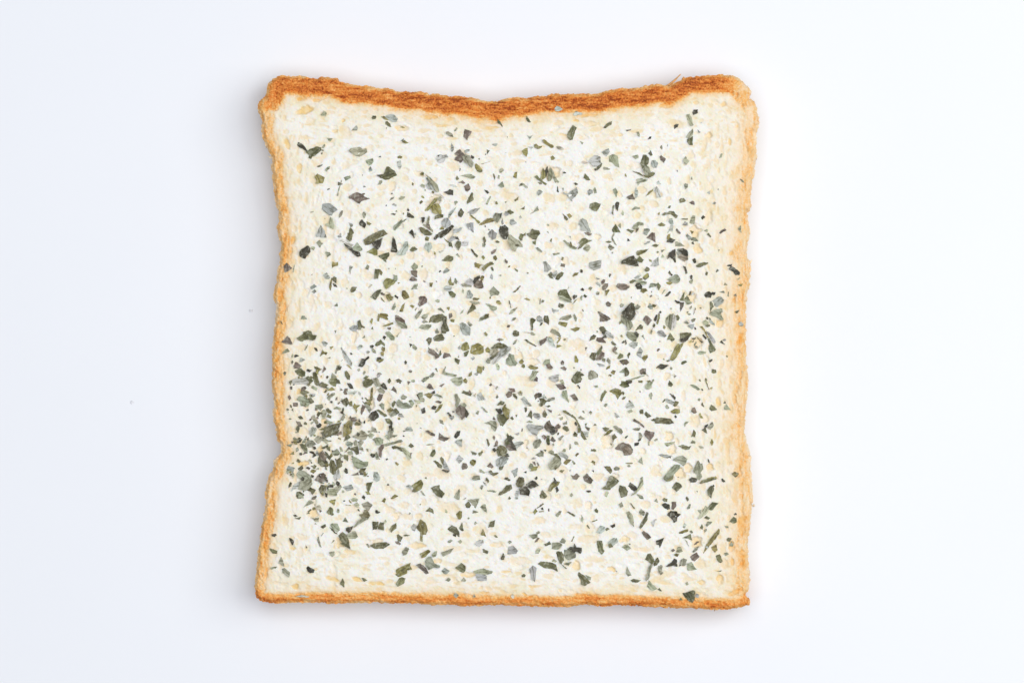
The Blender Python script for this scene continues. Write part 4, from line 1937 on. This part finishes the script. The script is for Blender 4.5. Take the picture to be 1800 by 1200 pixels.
dust(95, 558, 805, 42, 62)
dust(14, 560, 825, 32, 55, 1.2, 'kddggp')
dust(14, 600, 745, 50, 50, 1.2, 'dggglo')
dust(50, 560, 690, 45, 35)
dust(60, 640, 760, 60, 70)
dust(60, 800, 450, 120, 90)
dust(60, 1150, 560, 90, 120)
dust(50, 960, 720, 150, 110)

# ---------------------------------------------------------------- the slice of bread
STEP = 1.5
GX = np.arange(444, 1342, STEP)
GY = np.arange(124, 1078, STEP)
X, Y = np.meshgrid(GX, GY)
X = X.astype(np.float32)
Y = Y.astype(np.float32)

d_top, d_right = dist_polyline(X, Y, TOP), dist_polyline(X, Y, RIGHT)
d_bot, d_left = dist_polyline(X, Y, BOTTOM), dist_polyline(X, Y, LEFT)
d_all = np.minimum(np.minimum(d_top, d_right), np.minimum(d_bot, d_left))
SD = np.where(inside_poly(X, Y, OUTLINE), d_all, -d_all)
# crumbly outline
SD = SD + 1.3 * vnoise(X / 5.0, Y / 5.0, 3) + 0.9 * vnoise(X / 2.4, Y / 2.4, 4)
D = np.maximum(SD, 0)

# direction of the grain: along the nearest crust
hz = np.minimum(d_top, d_bot)
vt = np.minimum(d_left, d_right)
horiz = sstep(0.5 + (vt - hz) / 160.0)            # 1 near top / bottom, 0 near the sides
edge_near = 1 - sstep(np.minimum(hz, vt) / 190.0)


def grain(su, sv, seed, octv=2):
    """noise stretched along the nearest crust: su along, sv across"""
    a = fbm(X / su, Y / sv, seed, octv)
    b = fbm(X / sv, Y / su, seed + 5, octv)
    c = fbm(X / (0.5 * (su + sv)) + 31, Y / (0.5 * (su + sv)), seed + 9, octv)
    ab = a * horiz + b * (1 - horiz)
    return ab * edge_near + c * (1 - edge_near)


def curve(x, pts):
    return np.interp(x, [p[0] for p in pts], [p[1] for p in pts])


# --- browning
wob = 1 + 0.16 * fbm(X / 38, Y / 38, 21, 3)
th_top = 30 * wob
th_left, th_right, th_bot = 21 * wob, 25 * wob, 20 * wob
TT = curve(d_top / th_top, [(0, .50), (.10, .60), (.22, .77), (.85, .77), (1.0, .60), (1.12, .36), (1.4, .15), (2.0, .05), (3, 0)])
TT = TT * (1 - 0.45 * sstep((X - 1258) / 55)) * (1 - 0.22 * sstep((505 - X) / 35))
TL = curve(d_left / th_left, [(0, .36), (.25, .47), (.8, .42), (1.05, .25), (1.4, .11), (2.4, .04), (4.5, 0)])
TR = curve(d_right / th_right, [(0, .31), (.3, .38), (.8, .33), (1.15, .22), (1.7, .12), (2.8, .06), (5, 0)])
TB = curve(d_bot / th_bot, [(0, .54), (.25, .68), (.7, .58), (.95, .38), (1.15, .16), (1.9, .05), (3.2, 0)])
TOAST = np.maximum(np.maximum(TT, TB), np.maximum(TL, TR))
layer = grain(26, 3.4, 40, 3) + 0.9 * grain(11, 2.6, 47, 2)
blot = grain(40, 14, 60, 2)
crack = np.clip(1 - np.abs(grain(20, 4.0, 150, 2)) * 7, 0, 1) * sstep(0.5 + 2.0 * grain(30, 9, 155, 2))
TOAST = TOAST * (1 + 0.26 * layer + 0.16 * blot + 0.34 * crack)

# --- relief, in photograph pixels (x S = metres)
Z = np.zeros_like(X)
Z += 2.2 * fbm(X / 120, Y / 120, 80, 2)
PORE = np.zeros_like(X)
dep = np.zeros_like(X)
wx = 0.25 * fbm(X / 8, Y / 8, 90, 3)
warp_x, warp_y = fbm(X / 9, Y / 9, 93, 3), fbm(X / 9, Y / 9, 97, 3)
tone_n = np.clip(0.97 + 0.55 * fbm(X / 6, Y / 6, 99, 2), 0.2, 1.2)


def stamp(cx, cy, rx, ry, ang, depth, tone, soft=0.6, wob=0.55):
    R = max(rx, ry) * 1.35 + 2
    i0, i1 = np.searchsorted(GY, cy - R), np.searchsorted(GY, cy + R)
    j0, j1 = np.searchsorted(GX, cx - R), np.searchsorted(GX, cx + R)
    if i1 <= i0 or j1 <= j0:
        return
    xs, ys = X[i0:i1, j0:j1] - cx, Y[i0:i1, j0:j1] - cy
    rr = wob * min(rx, ry, 7)
    xs, ys = xs + rr * warp_x[i0:i1, j0:j1], ys + rr * warp_y[i0:i1, j0:j1]
    ca, sa = math.cos(ang), math.sin(ang)
    q = ((xs * ca + ys * sa) / rx) ** 2 + ((-xs * sa + ys * ca) / ry) ** 2
    q = q * (1 + 2.0 * wx[i0:i1, j0:j1])
    p = sstep((1 - q) * soft)
    dep[i0:i1, j0:j1] = np.maximum(dep[i0:i1, j0:j1], depth * p)
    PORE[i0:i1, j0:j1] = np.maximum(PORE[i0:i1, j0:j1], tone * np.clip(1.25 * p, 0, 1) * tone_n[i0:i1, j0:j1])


for kind, cx, cy, rx, ry, ang in PORES:
    r = min(rx, ry)
    if kind == 'P':
        rim_d = min(cx - 480, 1312 - cx, cy - 175, 1048 - cy)
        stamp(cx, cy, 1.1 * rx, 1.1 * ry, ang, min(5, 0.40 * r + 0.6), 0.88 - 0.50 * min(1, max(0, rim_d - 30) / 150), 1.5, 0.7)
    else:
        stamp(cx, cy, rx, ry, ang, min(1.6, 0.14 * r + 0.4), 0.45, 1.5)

# drawn-out cells that follow the crust all round
for k in range(520):
    s = random.random()
    off = 26 + abs(random.gauss(0, 38))
    if s < 0.34:
        cx, cy, ang = random.uniform(500, 1290), 172 + off + 12 * random.random(), random.gauss(0, 0.10)
        cy += 22 * (1 - ((cx - 890) / 410) ** 2)
    elif s < 0.56:
        cx, cy, ang = random.uniform(480, 1290), 1058 - off, random.gauss(0, 0.10)
    elif s < 0.76:
        cx, cy, ang = 482 + off, random.uniform(220, 1030), math.pi / 2 + random.gauss(0, 0.12)
    else:
        cx, cy, ang = 1312 - off, random.uniform(200, 1030), math.pi / 2 + random.gauss(0, 0.12)
    ry = math.exp(random.gauss(0.65, 0.4))
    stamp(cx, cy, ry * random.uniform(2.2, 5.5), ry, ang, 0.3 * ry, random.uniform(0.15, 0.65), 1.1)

# countless small cells of the crumb
for k in range(9000):
    cx, cy = random.uniform(470, 1325), random.uniform(150, 1055)
    dt, db = cy - 165, 1045 - cy
    dl, dr = cx - 480, 1315 - cx
    hh, vv = min(dt, db), min(dl, dr)
    near = max(0.0, 1 - min(hh, vv) / 190.0)
    r = math.exp(random.gauss(0.75, 0.45))
    st = 1.15 + 1.6 * near * random.random() + 0.3 * random.random()
    ang = (0.0 if hh < vv else math.pi / 2) + random.gauss(0, 0.25) if random.random() < 0.35 + near else random.uniform(0, math.pi)
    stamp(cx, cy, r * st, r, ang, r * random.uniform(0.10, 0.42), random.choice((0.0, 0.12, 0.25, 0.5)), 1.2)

crust_w = sstep((TOAST - 0.26) / 0.16)
Z -= dep * (1 - 0.55 * crust_w)
Z += (1 - crust_w) * (0.35 * fbm(X / 5, Y / 5, 100, 2) + 0.28 * vnoise(X / 2.2, Y / 2.2, 110))
Z += crust_w * (1.9 * grain(14, 4.0, 120, 3) + 1.4 * vnoise(X / 3.4, Y / 3.4, 130) + 0.5 * vnoise(X / 2, Y / 2, 131) - 2.2 * crack - 0.4)
# rounded rim
Z -= 7 * (1 - sstep(D / 9)) ** 2 + 2.0 * (1 - sstep(D / 45))
ZM = H0 + Z * S

INS = SD > 0
gyx = np.gradient(SD)
gX, gY = gyx[1] / STEP, gyx[0] / STEP
gl = np.sqrt(gX ** 2 + gY ** 2) + 1e-6
# cells kept
CK = INS[:-1, :-1] & INS[1:, :-1] & INS[:-1, 1:] & INS[1:, 1:]
used = np.zeros_like(INS)
for a in (slice(None, -1), slice(1, None)):
    for b in (slice(None, -1), slice(1, None)):
        used[a, b] |= CK
full = np.zeros_like(INS)
full[1:-1, 1:-1] = CK[:-1, :-1] & CK[1:, :-1] & CK[:-1, 1:] & CK[1:, 1:]
rim = used & ~full
mv = np.where(rim, np.clip(SD, 0, 2.2) / gl, 0)
XW, YW = X - mv * gX / gl * 0.9, Y - mv * gY / gl * 0.9
PX, PY = (XW - 900) * S, (600 - YW) * S
# smooth normals of the whole face, so that the parts meet without a seam
dzy, dzx = np.gradient(ZM, STEP * S)
NRM = np.stack([-dzx, dzy, np.ones_like(dzx)], -1)
NRM /= np.linalg.norm(NRM, axis=-1, keepdims=True)

# which part a cell belongs to: 0 crumb, 1 top crust, 2 right, 3 bottom, 4 left
ci = lambda A: A[:-1, :-1]
side = np.argmin(np.stack([ci(d_top) / 1.35, ci(d_right), ci(d_bot), ci(d_left)]), axis=0) + 1
lim = np.choose(side - 1, [ci(th_top), ci(th_right), ci(th_bot), ci(th_left)])
dsel = np.choose(side - 1, [ci(d_top), ci(d_right), ci(d_bot), ci(d_left)])
part = np.where(dsel < lim * 1.05, side, 0)

bread = bpy.data.objects.new('bread_slice', None)
COL.objects.link(bread)
bread.location = (0, 0, 0)
bread.empty_display_size = 0.05
bread['label'] = 'square slice of white bread with golden brown crust, sprinkled with dried green herb flakes'
bread['category'] = 'bread'

IDX = np.arange(X.size).reshape(X.shape)
WALL_LEVELS = [(0.80, 0.9), (0.55, 1.4), (0.28, 0.6), (0.02, -1.6)]


def build_part(code, name, label):
    cells = CK & (part == code)
    ii, jj = np.nonzero(cells)
    quads = np.stack([IDX[ii, jj], IDX[ii + 1, jj], IDX[ii + 1, jj + 1], IDX[ii, jj + 1]], 1)
    uniq, inv = np.unique(quads, return_inverse=True)
    quads = inv.reshape(-1, 4)
    n0 = len(uniq)
    V = np.stack([PX.ravel()[uniq], PY.ravel()[uniq], ZM.ravel()[uniq]], 1)
    N = NRM.reshape(-1, 3)[uniq]
    T = TOAST.ravel()[uniq]
    P = PORE.ravel()[uniq]
    faces = [quads]
    if code:
        # outer wall under the free edges of the rim
        e = np.concatenate([quads[:, [0, 1]], quads[:, [1, 2]], quads[:, [2, 3]], quads[:, [3, 0]]])
        rimf = rim.ravel()[uniq]
        key = np.sort(e, 1)
        kk = key[:, 0].astype(np.int64) * (n0 + 1) + key[:, 1]
        u, first, cnt = np.unique(kk, return_index=True, return_counts=True)
        be = e[first[cnt == 1]]
        be = be[rimf[be[:, 0]] & rimf[be[:, 1]]]
        bv, binv = np.unique(be, return_inverse=True)
        be2 = binv.reshape(-1, 2)
        ox = -(gX / gl).ravel()[uniq][bv]
        oy = (gY / gl).ravel()[uniq][bv]
        base = V[bv]
        prev = bv
        for lv, out in WALL_LEVELS:
            nz = vnoise(base[:, 0] / S / 7 + lv * 40, base[:, 1] / S / 7, 210)
            o = (out + 0.9 * nz) * S
            W = np.stack([base[:, 0] + ox * o, base[:, 1] + oy * o, base[:, 2] * lv], 1)
            ids = np.arange(len(bv)) + len(V)
            V = np.vstack([V, W])
            N = np.vstack([N, np.stack([ox, oy, np.zeros_like(ox)], 1)])
            T = np.concatenate([T, T[bv] * (1.0 + 0.12 * nz)])
            P = np.concatenate([P, np.zeros(len(bv))])
            a, b = prev[be2[:, 0]], prev[be2[:, 1]]
            c, d = ids[be2[:, 1]], ids[be2[:, 0]]
            faces.append(np.stack([b, a, d, c], 1))
            prev = ids
    F = np.vstack(faces)
    me = bpy.data.meshes.new(name)
    me.vertices.add(len(V))
    me.vertices.foreach_set('co', V.astype(np.float32).ravel())
    me.loops.add(F.size)
    me.loops.foreach_set('vertex_index', F.astype(np.int32).ravel())
    me.polygons.add(len(F))
    me.polygons.foreach_set('loop_start', np.arange(0, F.size, 4, dtype=np.int32))
    me.polygons.foreach_set('loop_total', np.full(len(F), 4, dtype=np.int32))
    me.update(calc_edges=True)
    me.validate()
    me.polygons.foreach_set('use_smooth', [True] * len(me.polygons))
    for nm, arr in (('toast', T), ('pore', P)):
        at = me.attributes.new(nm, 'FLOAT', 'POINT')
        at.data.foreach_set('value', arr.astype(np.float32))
    me.normals_split_custom_set_from_vertices(N.astype(np.float32).tolist())
    me.materials.append(M_BREAD)
    o = bpy.data.objects.new(name, me)
    COL.objects.link(o)
    o.parent = bread
    if label:
        o['label'] = label
    return o


build_part(0, 'crumb', 'creamy white open crumb with oval air pores')
build_part(1, 'crust', 'thick dark brown layered crust along the sagging top edge')
build_part(2, 'crust', 'pale golden crust along the right edge')
build_part(3, 'crust', 'thin orange brown crust along the bottom edge')
build_part(4, 'crust', 'thin golden crust along the left edge')


# torn shreds of crust that stick out of the outline
def shred(pts, r0, mat, z=H0 - 0.003):
    P3 = [Vector(px(x, y, z + dz * S)) for x, y, dz in pts]
    n = len(P3)
    vs, fs, m = [], [], 6
    for i, p in enumerate(P3):
        t = (P3[min(i + 1, n - 1)] - P3[max(i - 1, 0)]).normalized()
        s = t.cross(Vector((0, 0, 1))).normalized()
        u = s.cross(t)
        f = i / (n - 1)
        r = r0 * S * (1 - f) ** 0.6 * (0.8 + 0.4 * random.random()) + 0.15 * S
        for k in range(m):
            a = 2 * math.pi * k / m
            vs.append(p + s * math.cos(a) * r + u * math.sin(a) * r * 0.55)
    for i in range(n - 1):
        for k in range(m):
            fs.append((i * m + k, i * m + (k + 1) % m, (i + 1) * m + (k + 1) % m, (i + 1) * m + k))
    fs.append(tuple(range(m))[::-1])
    fs.append(tuple(range((n - 1) * m, n * m)))
    return mesh_obj('crust_shred', vs, fs, [mat], bread)


shred([(1169, 152, 0), (1175, 149, 3), (1181, 145, 6), (1187, 140, 8), (1192, 135, 9), (1196, 131, 9), (1198, 129, 9)], 2.2, M_SHRED)
shred([(482, 279, 0), (478, 277, 2), (473, 275, 3), (469, 273, 3)], 2.2, M_CRUMB)
shred([(483, 304, 0), (479, 298, 2), (476, 292, 3), (474.5, 287, 3)], 2.4, M_CRUMB)
shred([(1314, 150, 0), (1318, 156, 1), (1320, 162, 1), (1319.5, 168, 0)], 1.8, M_CRUMB)
shred([(1314, 470, 0), (1318, 463, 2), (1322, 458, 3), (1323.5, 455, 3)], 2.6, M_CRUMB)
shred([(1310, 1056, 0), (1314, 1054, 1), (1317, 1055, 1), (1319, 1058, 0)], 2.6, M_SHRED)
shred([(1257, 1068, 0), (1257, 1072, 0), (1256.5, 1076, 0)], 0.9, M_SHRED)
shred([(496, 776, 0), (491, 778, 0), (488, 776, 1), (487, 772, 1)], 2.0, M_CRUMB)


def pebble(name, x, y, r, mat, label, cat, z0=0.0, squash=0.6):
    """an irregular lump lying on the table"""
    vs, fs, nu, nv = [], [], 10, 6
    sd = random.randint(0, 999)
    for i in range(nv + 1):
        a = math.pi * i / nv
        for j in range(nu):
            b = 2 * math.pi * j / nu
            k = 1 + 0.3 * float(vnoise(np.array(3 * math.cos(b) + i), np.array(3 * math.sin(b) + 0.7 * i), sd))
            vs.append((r * S * k * math.sin(a) * math.cos(b), r * S * k * 0.85 * math.sin(a) * math.sin(b), r * S * squash * (1 + k * math.cos(a))))
    for i in range(nv):
        for j in range(nu):
            fs.append((i * nu + j, (i + 1) * nu + j, (i + 1) * nu + (j + 1) % nu, i * nu + (j + 1) % nu))
    o = mesh_obj(name, vs, fs, [mat])
    q = (DIST + H0 - z0) / DIST
    o.location = ((x - 900) * S * q, (600 - y) * S * q, z0)
    o['label'], o['category'] = label, cat
    return o


pebble('dust_speck', 441, 546, 3.2, M_DUST, 'tiny grey dust speck on the white surface, close to the left crust', 'speck', squash=0.12)
pebble('dust_speck', 232, 707, 3.4, M_DUST, 'tiny grey dust speck on the white surface, far left of the bread', 'speck', squash=0.12)
pebble('bread_crumb', 1325, 888, 2.5, M_CRUMB, 'small pale loose crumb beside the lower right crust', 'crumb', squash=0.8)

# ---------------------------------------------------------------- herb flakes
TINT = {'k': (0.050, 0.043, 0.021), 'd': (0.148, 0.142, 0.062), 'g': (0.345, 0.352, 0.245), 'l': (0.450, 0.465, 0.430),
        'o': (0.255, 0.222, 0.068), 'p': (0.190, 0.146, 0.112), 'f': (0.60, 0.56, 0.45)}
RAST = np.full((960, 900), -1e9, dtype=np.float32)      # highest leaf so far, per pixel


def surf_z(x, y):
    j = np.clip(((np.asarray(x) - GX[0]) / STEP).astype(int), 0, len(GX) - 1)
    i = np.clip(((np.asarray(y) - GY[0]) / STEP).astype(int), 0, len(GY) - 1)
    return ZM[i, j]


def poly_area(p):
    return 0.5 * abs(sum(p[i][0] * p[(i + 1) % len(p)][1] - p[(i + 1) % len(p)][0] * p[i][1] for i in range(len(p))))


def hull(pts):
    pts = sorted(set(pts))
    def half(it):
        h = []
        for p in it:
            while len(h) > 1 and (h[-1][0] - h[-2][0]) * (p[1] - h[-2][1]) - (h[-1][1] - h[-2][1]) * (p[0] - h[-2][0]) <= 0:
                h.pop()
            h.append(p)
        return h
    a, b = half(pts), half(reversed(pts))
    return a[:-1] + b[:-1]


def flake_mesh(code, poly, rich):
    """leaf scrap with torn edge, curl and thickness; returns centre, angle, verts, faces"""
    P = np.array(poly)
    A = poly_area(poly)
    c = P.mean(0)
    q = P - c
    ev, evec = np.linalg.eigh(np.cov(q.T) + np.eye(2) * 1e-6)
    ax = evec[:, 1]
    ang = math.atan2(-ax[1], ax[0])
    asp = math.sqrt(max(ev[1], 1e-6) / max(ev[0], 1e-6))
    # torn outline
    out = []
    n = len(P)
    for i in range(n):
        a, b = P[i], P[(i + 1) % n]
        L = float(np.hypot(*(b - a)))
        out.append(a)
        m = int(L / 3.2)
        nrm = np.array([b[1] - a[1], a[0] - b[0]]) / max(L, 1e-6)
        for k in range(1, m + 1):
            f = k / (m + 1)
            out.append(a + (b - a) * f + nrm * random.uniform(-0.55, 0.55))
    B = np.array(out)
    pts = [Vector(p) for p in B.tolist()]
    nb = len(pts)
    if rich:
        s = 3.0
        x0, y0 = B.min(0)
        x1, y1 = B.max(0)
        gx, gy = np.meshgrid(np.arange(x0 + 1, x1, s), np.arange(y0 + 1, y1, s))
        gx = gx + RNG.uniform(-.6, .6, gx.shape)
        gy = gy + RNG.uniform(-.6, .6, gy.shape)
        if gx.size:
            ok = inside_poly(gx, gy, B.tolist()) & (dist_polyline(gx.astype(np.float32), gy.astype(np.float32), B.tolist(), True) > 1.0)
            pts += [Vector((a, b)) for a, b in zip(gx[ok].tolist(), gy[ok].tolist())]
    try:
        r = geometry.delaunay_2d_cdt(pts, [(i, (i + 1) % nb) for i in range(nb)], [list(range(nb))], 1, 1e-4)
        V2, F2 = [tuple(v) for v in r[0]], [tuple(f) for f in r[2]]
    except Exception:
        V2, F2 = [tuple(p) for p in pts[:nb]], [tuple(range(nb))]
    if not F2:
        return None
    V2 = np.array(V2)
    # resting height: on the crumb, or on the leaves already lying there
    xs, ys = V2[:, 0], V2[:, 1]
    bz = surf_z(xs, ys)
    ri = np.clip((ys - 120).astype(int), 0, RAST.shape[0] - 1)
    rj = np.clip((xs - 445).astype(int), 0, RAST.shape[1] - 1)
    stack = RAST[ri, rj]
    rest = np.percentile(bz, 75)
    rest = max(rest, float(np.max(stack)) + 0.00005 if np.max(stack) > 0 else 0)
    q2 = V2 - c
    u = q2 @ ax
    v = q2 @ np.array([-ax[1], ax[0]])
    hw = max(1.0, float(np.abs(v).max()))
    hl = max(1.0, float(np.abs(u).max()))
    curl = random.choice((-1, 1, 1)) * (random.uniform(0.02, 0.20) if random.random() < 0.8 else random.uniform(0.2, 0.5)) * hw
    bend = random.uniform(-0.15, 0.25) * hl
    tilt = random.gauss(0, 0.11)
    tilt2 = random.gauss(0, 0.07)
    wav = 1.1 * fbm(V2[:, 0] / 6.0, V2[:, 1] / 6.0, random.randint(0, 9999), 2)
    vv = np.abs(v / hw) if random.random() < 0.35 else (v / hw) ** 2      # some are creased, some curled
    z = curl * vv + bend * (u / hl) ** 2 + tilt * v + tilt2 * u + wav
    z = z - np.percentile(z, 15)
    zt = rest + 0.00003 + z * S
    np.maximum.at(RAST, (ri, rj), zt.astype(np.float32))
    thick = 0.00006 if A > 25 else 0.00004
    # local frame: x along the leaf
    lx = u * S
    ly = -v * S          # image y points down
    z0 = float(zt.min())
    top = np.stack([lx, ly, zt - z0 + thick], 1)
    bot = np.stack([lx, ly, zt - z0], 1)
    nv = len(top)
    # orientation of faces: up
    faces = []
    cnt = {}
    for f in F2:
        p = [top[i] for i in f]
        ar = sum(p[i][0] * p[(i + 1) % len(p)][1] - p[(i + 1) % len(p)][0] * p[i][1] for i in range(len(p)))
        f = f if ar > 0 else f[::-1]
        faces.append(f)
        for i in range(len(f)):
            e = (f[i], f[(i + 1) % len(f)])
            cnt[e] = 1
    bf = [tuple(i + nv for i in f[::-1]) for f in faces]
    sf = [(b, a, a + nv, b + nv) for (a, b) in cnt if (b, a) not in cnt]
    V = np.vstack([top, bot])
    return dict(c=c, ang=ang, asp=asp, V=V, F=faces + bf + sf, z0=z0, A=A, hl=hl, hw=hw)


def tint_of(code):
    b = TINT[code]
    k = math.exp(random.gauss(0, 0.16))
    return tuple(min(0.8, v * k * random.uniform(0.95, 1.05)) for v in b) + (1.0,)


def set_tint(me, cols):
    at = me.color_attributes.new('tint', 'FLOAT_COLOR', 'POINT')
    at.data.foreach_set('color', np.asarray(cols, dtype=np.float32).ravel())


order = sorted(range(len(FLAKES)), key=lambda i: -poly_area(FLAKES[i][1]))
BIG = set(order[:300])

SIZE = [(340, 'big'), (170, 'medium'), (90, 'smallish'), (0, 'small')]
COLW = {'k': 'blackish', 'd': 'dark grey-green', 'g': 'grey-green', 'l': 'pale grey', 'o': 'olive', 'p': 'purplish brown', 'f': 'faint straw'}


def shape_word(poly, asp):
    h = hull(poly)
    sol = poly_area(poly) / max(poly_area(h), 1e-6)
    if asp > 3.6:
        return 'sliver'
    if sol < 0.74:
        return 'forked scrap'
    if asp > 2.3:
        return 'narrow strip'
    if len(poly) == 3 or (len(h) <= 4 and sol < 0.9):
        return 'triangular chip'
    if len(poly) == 4:
        return 'four-sided chip'
    if sol < 0.88:
        return 'jagged scrap'
    return 'rounded scrap' if asp < 1.45 else 'oval scrap'


def place_words(x, y):
    u, v = (x - 478) / (1315 - 478), (y - 150) / (1060 - 150)
    ud = [(.10, 'left edge'), (.27, 'left side'), (.42, 'left of centre'), (.58, 'centre line'), (.73, 'right of centre'), (.90, 'right side'), (9, 'right edge')]
    vd = [(.12, 'top edge'), (.28, 'upper part'), (.43, 'above middle'), (.57, 'middle height'), (.72, 'below middle'), (.89, 'lower part'), (9, 'bottom edge')]
    a = next(wd for lim, wd in ud if u < lim)
    b = next(wd for lim, wd in vd if v < lim)
    return b + ', ' + a


things = []
sv, sf_, scol = [], [], []
for i in sorted(range(len(FLAKES)), key=lambda i: ('dopglkf'.index(FLAKES[i][0]) > 4, i)):
    code, poly = FLAKES[i]
    r = flake_mesh(code, poly, i in BIG)
    if r is None:
        continue
    tc = tint_of(code)
    cx, cy = r['c']
    loc = ((cx - 900) * S, (600 - cy) * S, r['z0'])
    if i in BIG:
        o = mesh_obj('herb_flake', r['V'], r['F'], [M_LEAF], None, False)
        set_tint(o.data, [tc] * len(r['V']))
        o.location = loc
        o.rotation_euler = (0, 0, r['ang'])
        size = next(wd for lim, wd in SIZE if r['A'] >= lim)
        things.append(dict(o=o, x=float(cx), y=float(cy), A=r['A'], code=code, size=size, shape=shape_word(poly, r['asp']),
                           place=place_words(cx, cy), hl=r['hl'], V=r['V'], r=r, tc=tc))
    else:
        ca, sa = math.cos(r['ang']), math.sin(r['ang'])
        V = r['V']
        W = np.stack([V[:, 0] * ca - V[:, 1] * sa + loc[0], V[:, 0] * sa + V[:, 1] * ca + loc[1], V[:, 2] + loc[2]], 1)
        b0 = sum(len(a) for a in sv)
        sv.append(W)
        sf_ += [tuple(k + b0 for k in f) for f in r['F']]
        scol += [tc] * len(W)

bits = mesh_obj('herb_crumbs', np.vstack(sv), sf_, [M_LEAF], None, False)
set_tint(bits.data, scol)
bits['kind'] = 'stuff'
bits['label'] = 'fine crumbled bits of dried herb scattered between the larger flakes'
bits['category'] = 'herb crumbs'

# --- labels: each singles out one flake
for t in things:
    t['look'] = f"{t['size']} {COLW[t['code']]} {t['shape']}"
    t['label'] = f"{t['look']}, {t['place']} of slice"


def where(t, n):
    dx, dy = t['x'] - n['x'], t['y'] - n['y']
    if abs(dx) > 2 * abs(dy):
        return 'right of' if dx > 0 else 'left of'
    if abs(dy) > 2 * abs(dx):
        return 'below' if dy > 0 else 'above'
    return ('lower ' if dy > 0 else 'upper ') + ('right of' if dx > 0 else 'left of')


def dups():
    g = {}
    for t in things:
        g.setdefault(t['label'], []).append(t)
    return [v for v in g.values() if len(v) > 1]


for rank in range(6):
    for grp in dups():
        for t in grp:
            near = sorted((n for n in things if n is not t), key=lambda n: (n['x'] - t['x']) ** 2 + (n['y'] - t['y']) ** 2)
            n = near[rank]
            t['label'] = f"{t['look']}, {t['place']}, {where(t, n)} {COLW[n['code']]} {n['shape'].split()[-1]}"
for grp in dups():
    grp.sort(key=lambda t: (t['y'], t['x']))
    for k, t in enumerate(grp):
        t['label'] = ('upper ' if k == 0 else 'lower ' if k == len(grp) - 1 else 'middle ') + t['label']
for t in things:
    t['o']['label'] = t['label']
    t['o']['category'] = 'herb flake'
    t['o']['group'] = 'dried herb flakes on the bread'


# --- midribs that show as a raised line on some of the biggest flakes
def midrib(t):
    V = t['V']
    top = V[:len(V) // 2]
    L = t['r']['hl'] * S
    vs, fs = [], []
    n = 7
    for k in range(n):
        u = -0.72 * L + 1.44 * L * k / (n - 1)
        dd = np.hypot(top[:, 0] - u, top[:, 1])
        near = np.argsort(dd)[:3]
        if dd[near[0]] > 4 * S:
            return
        wgt = 1 / (dd[near] + 1e-6)
        z = float((top[near, 2] * wgt).sum() / wgt.sum())
        wd = 0.75 * S * (1.1 - k / n)
        vs += [(u, -wd, z - 0.4 * S), (u, 0, z + 0.9 * S), (u, wd, z - 0.4 * S)]
    for k in range(n - 1):
        a = 3 * k
        fs += [(a, a + 3, a + 4, a + 1), (a + 1, a + 4, a + 5, a + 2)]
    m = mesh_obj('midrib', vs, fs, [M_LEAF], t['o'], False)
    k = 0.6 if t['code'] in 'gl' else 1.5
    set_tint(m.data, [tuple(min(.5, c * k) for c in t['tc'][:3]) + (1,)] * len(vs))


for bx, by in ((1178, 565), (1011, 512), (873, 620), (703, 560), (840, 750), (1250, 960), (900, 423), (1140, 320), (1120, 850), (1000, 520), (560, 685), (966, 750)):
    t = min(things, key=lambda t: (t['x'] - bx) ** 2 + (t['y'] - by) ** 2)
    if not t['o'].children:
        midrib(t)
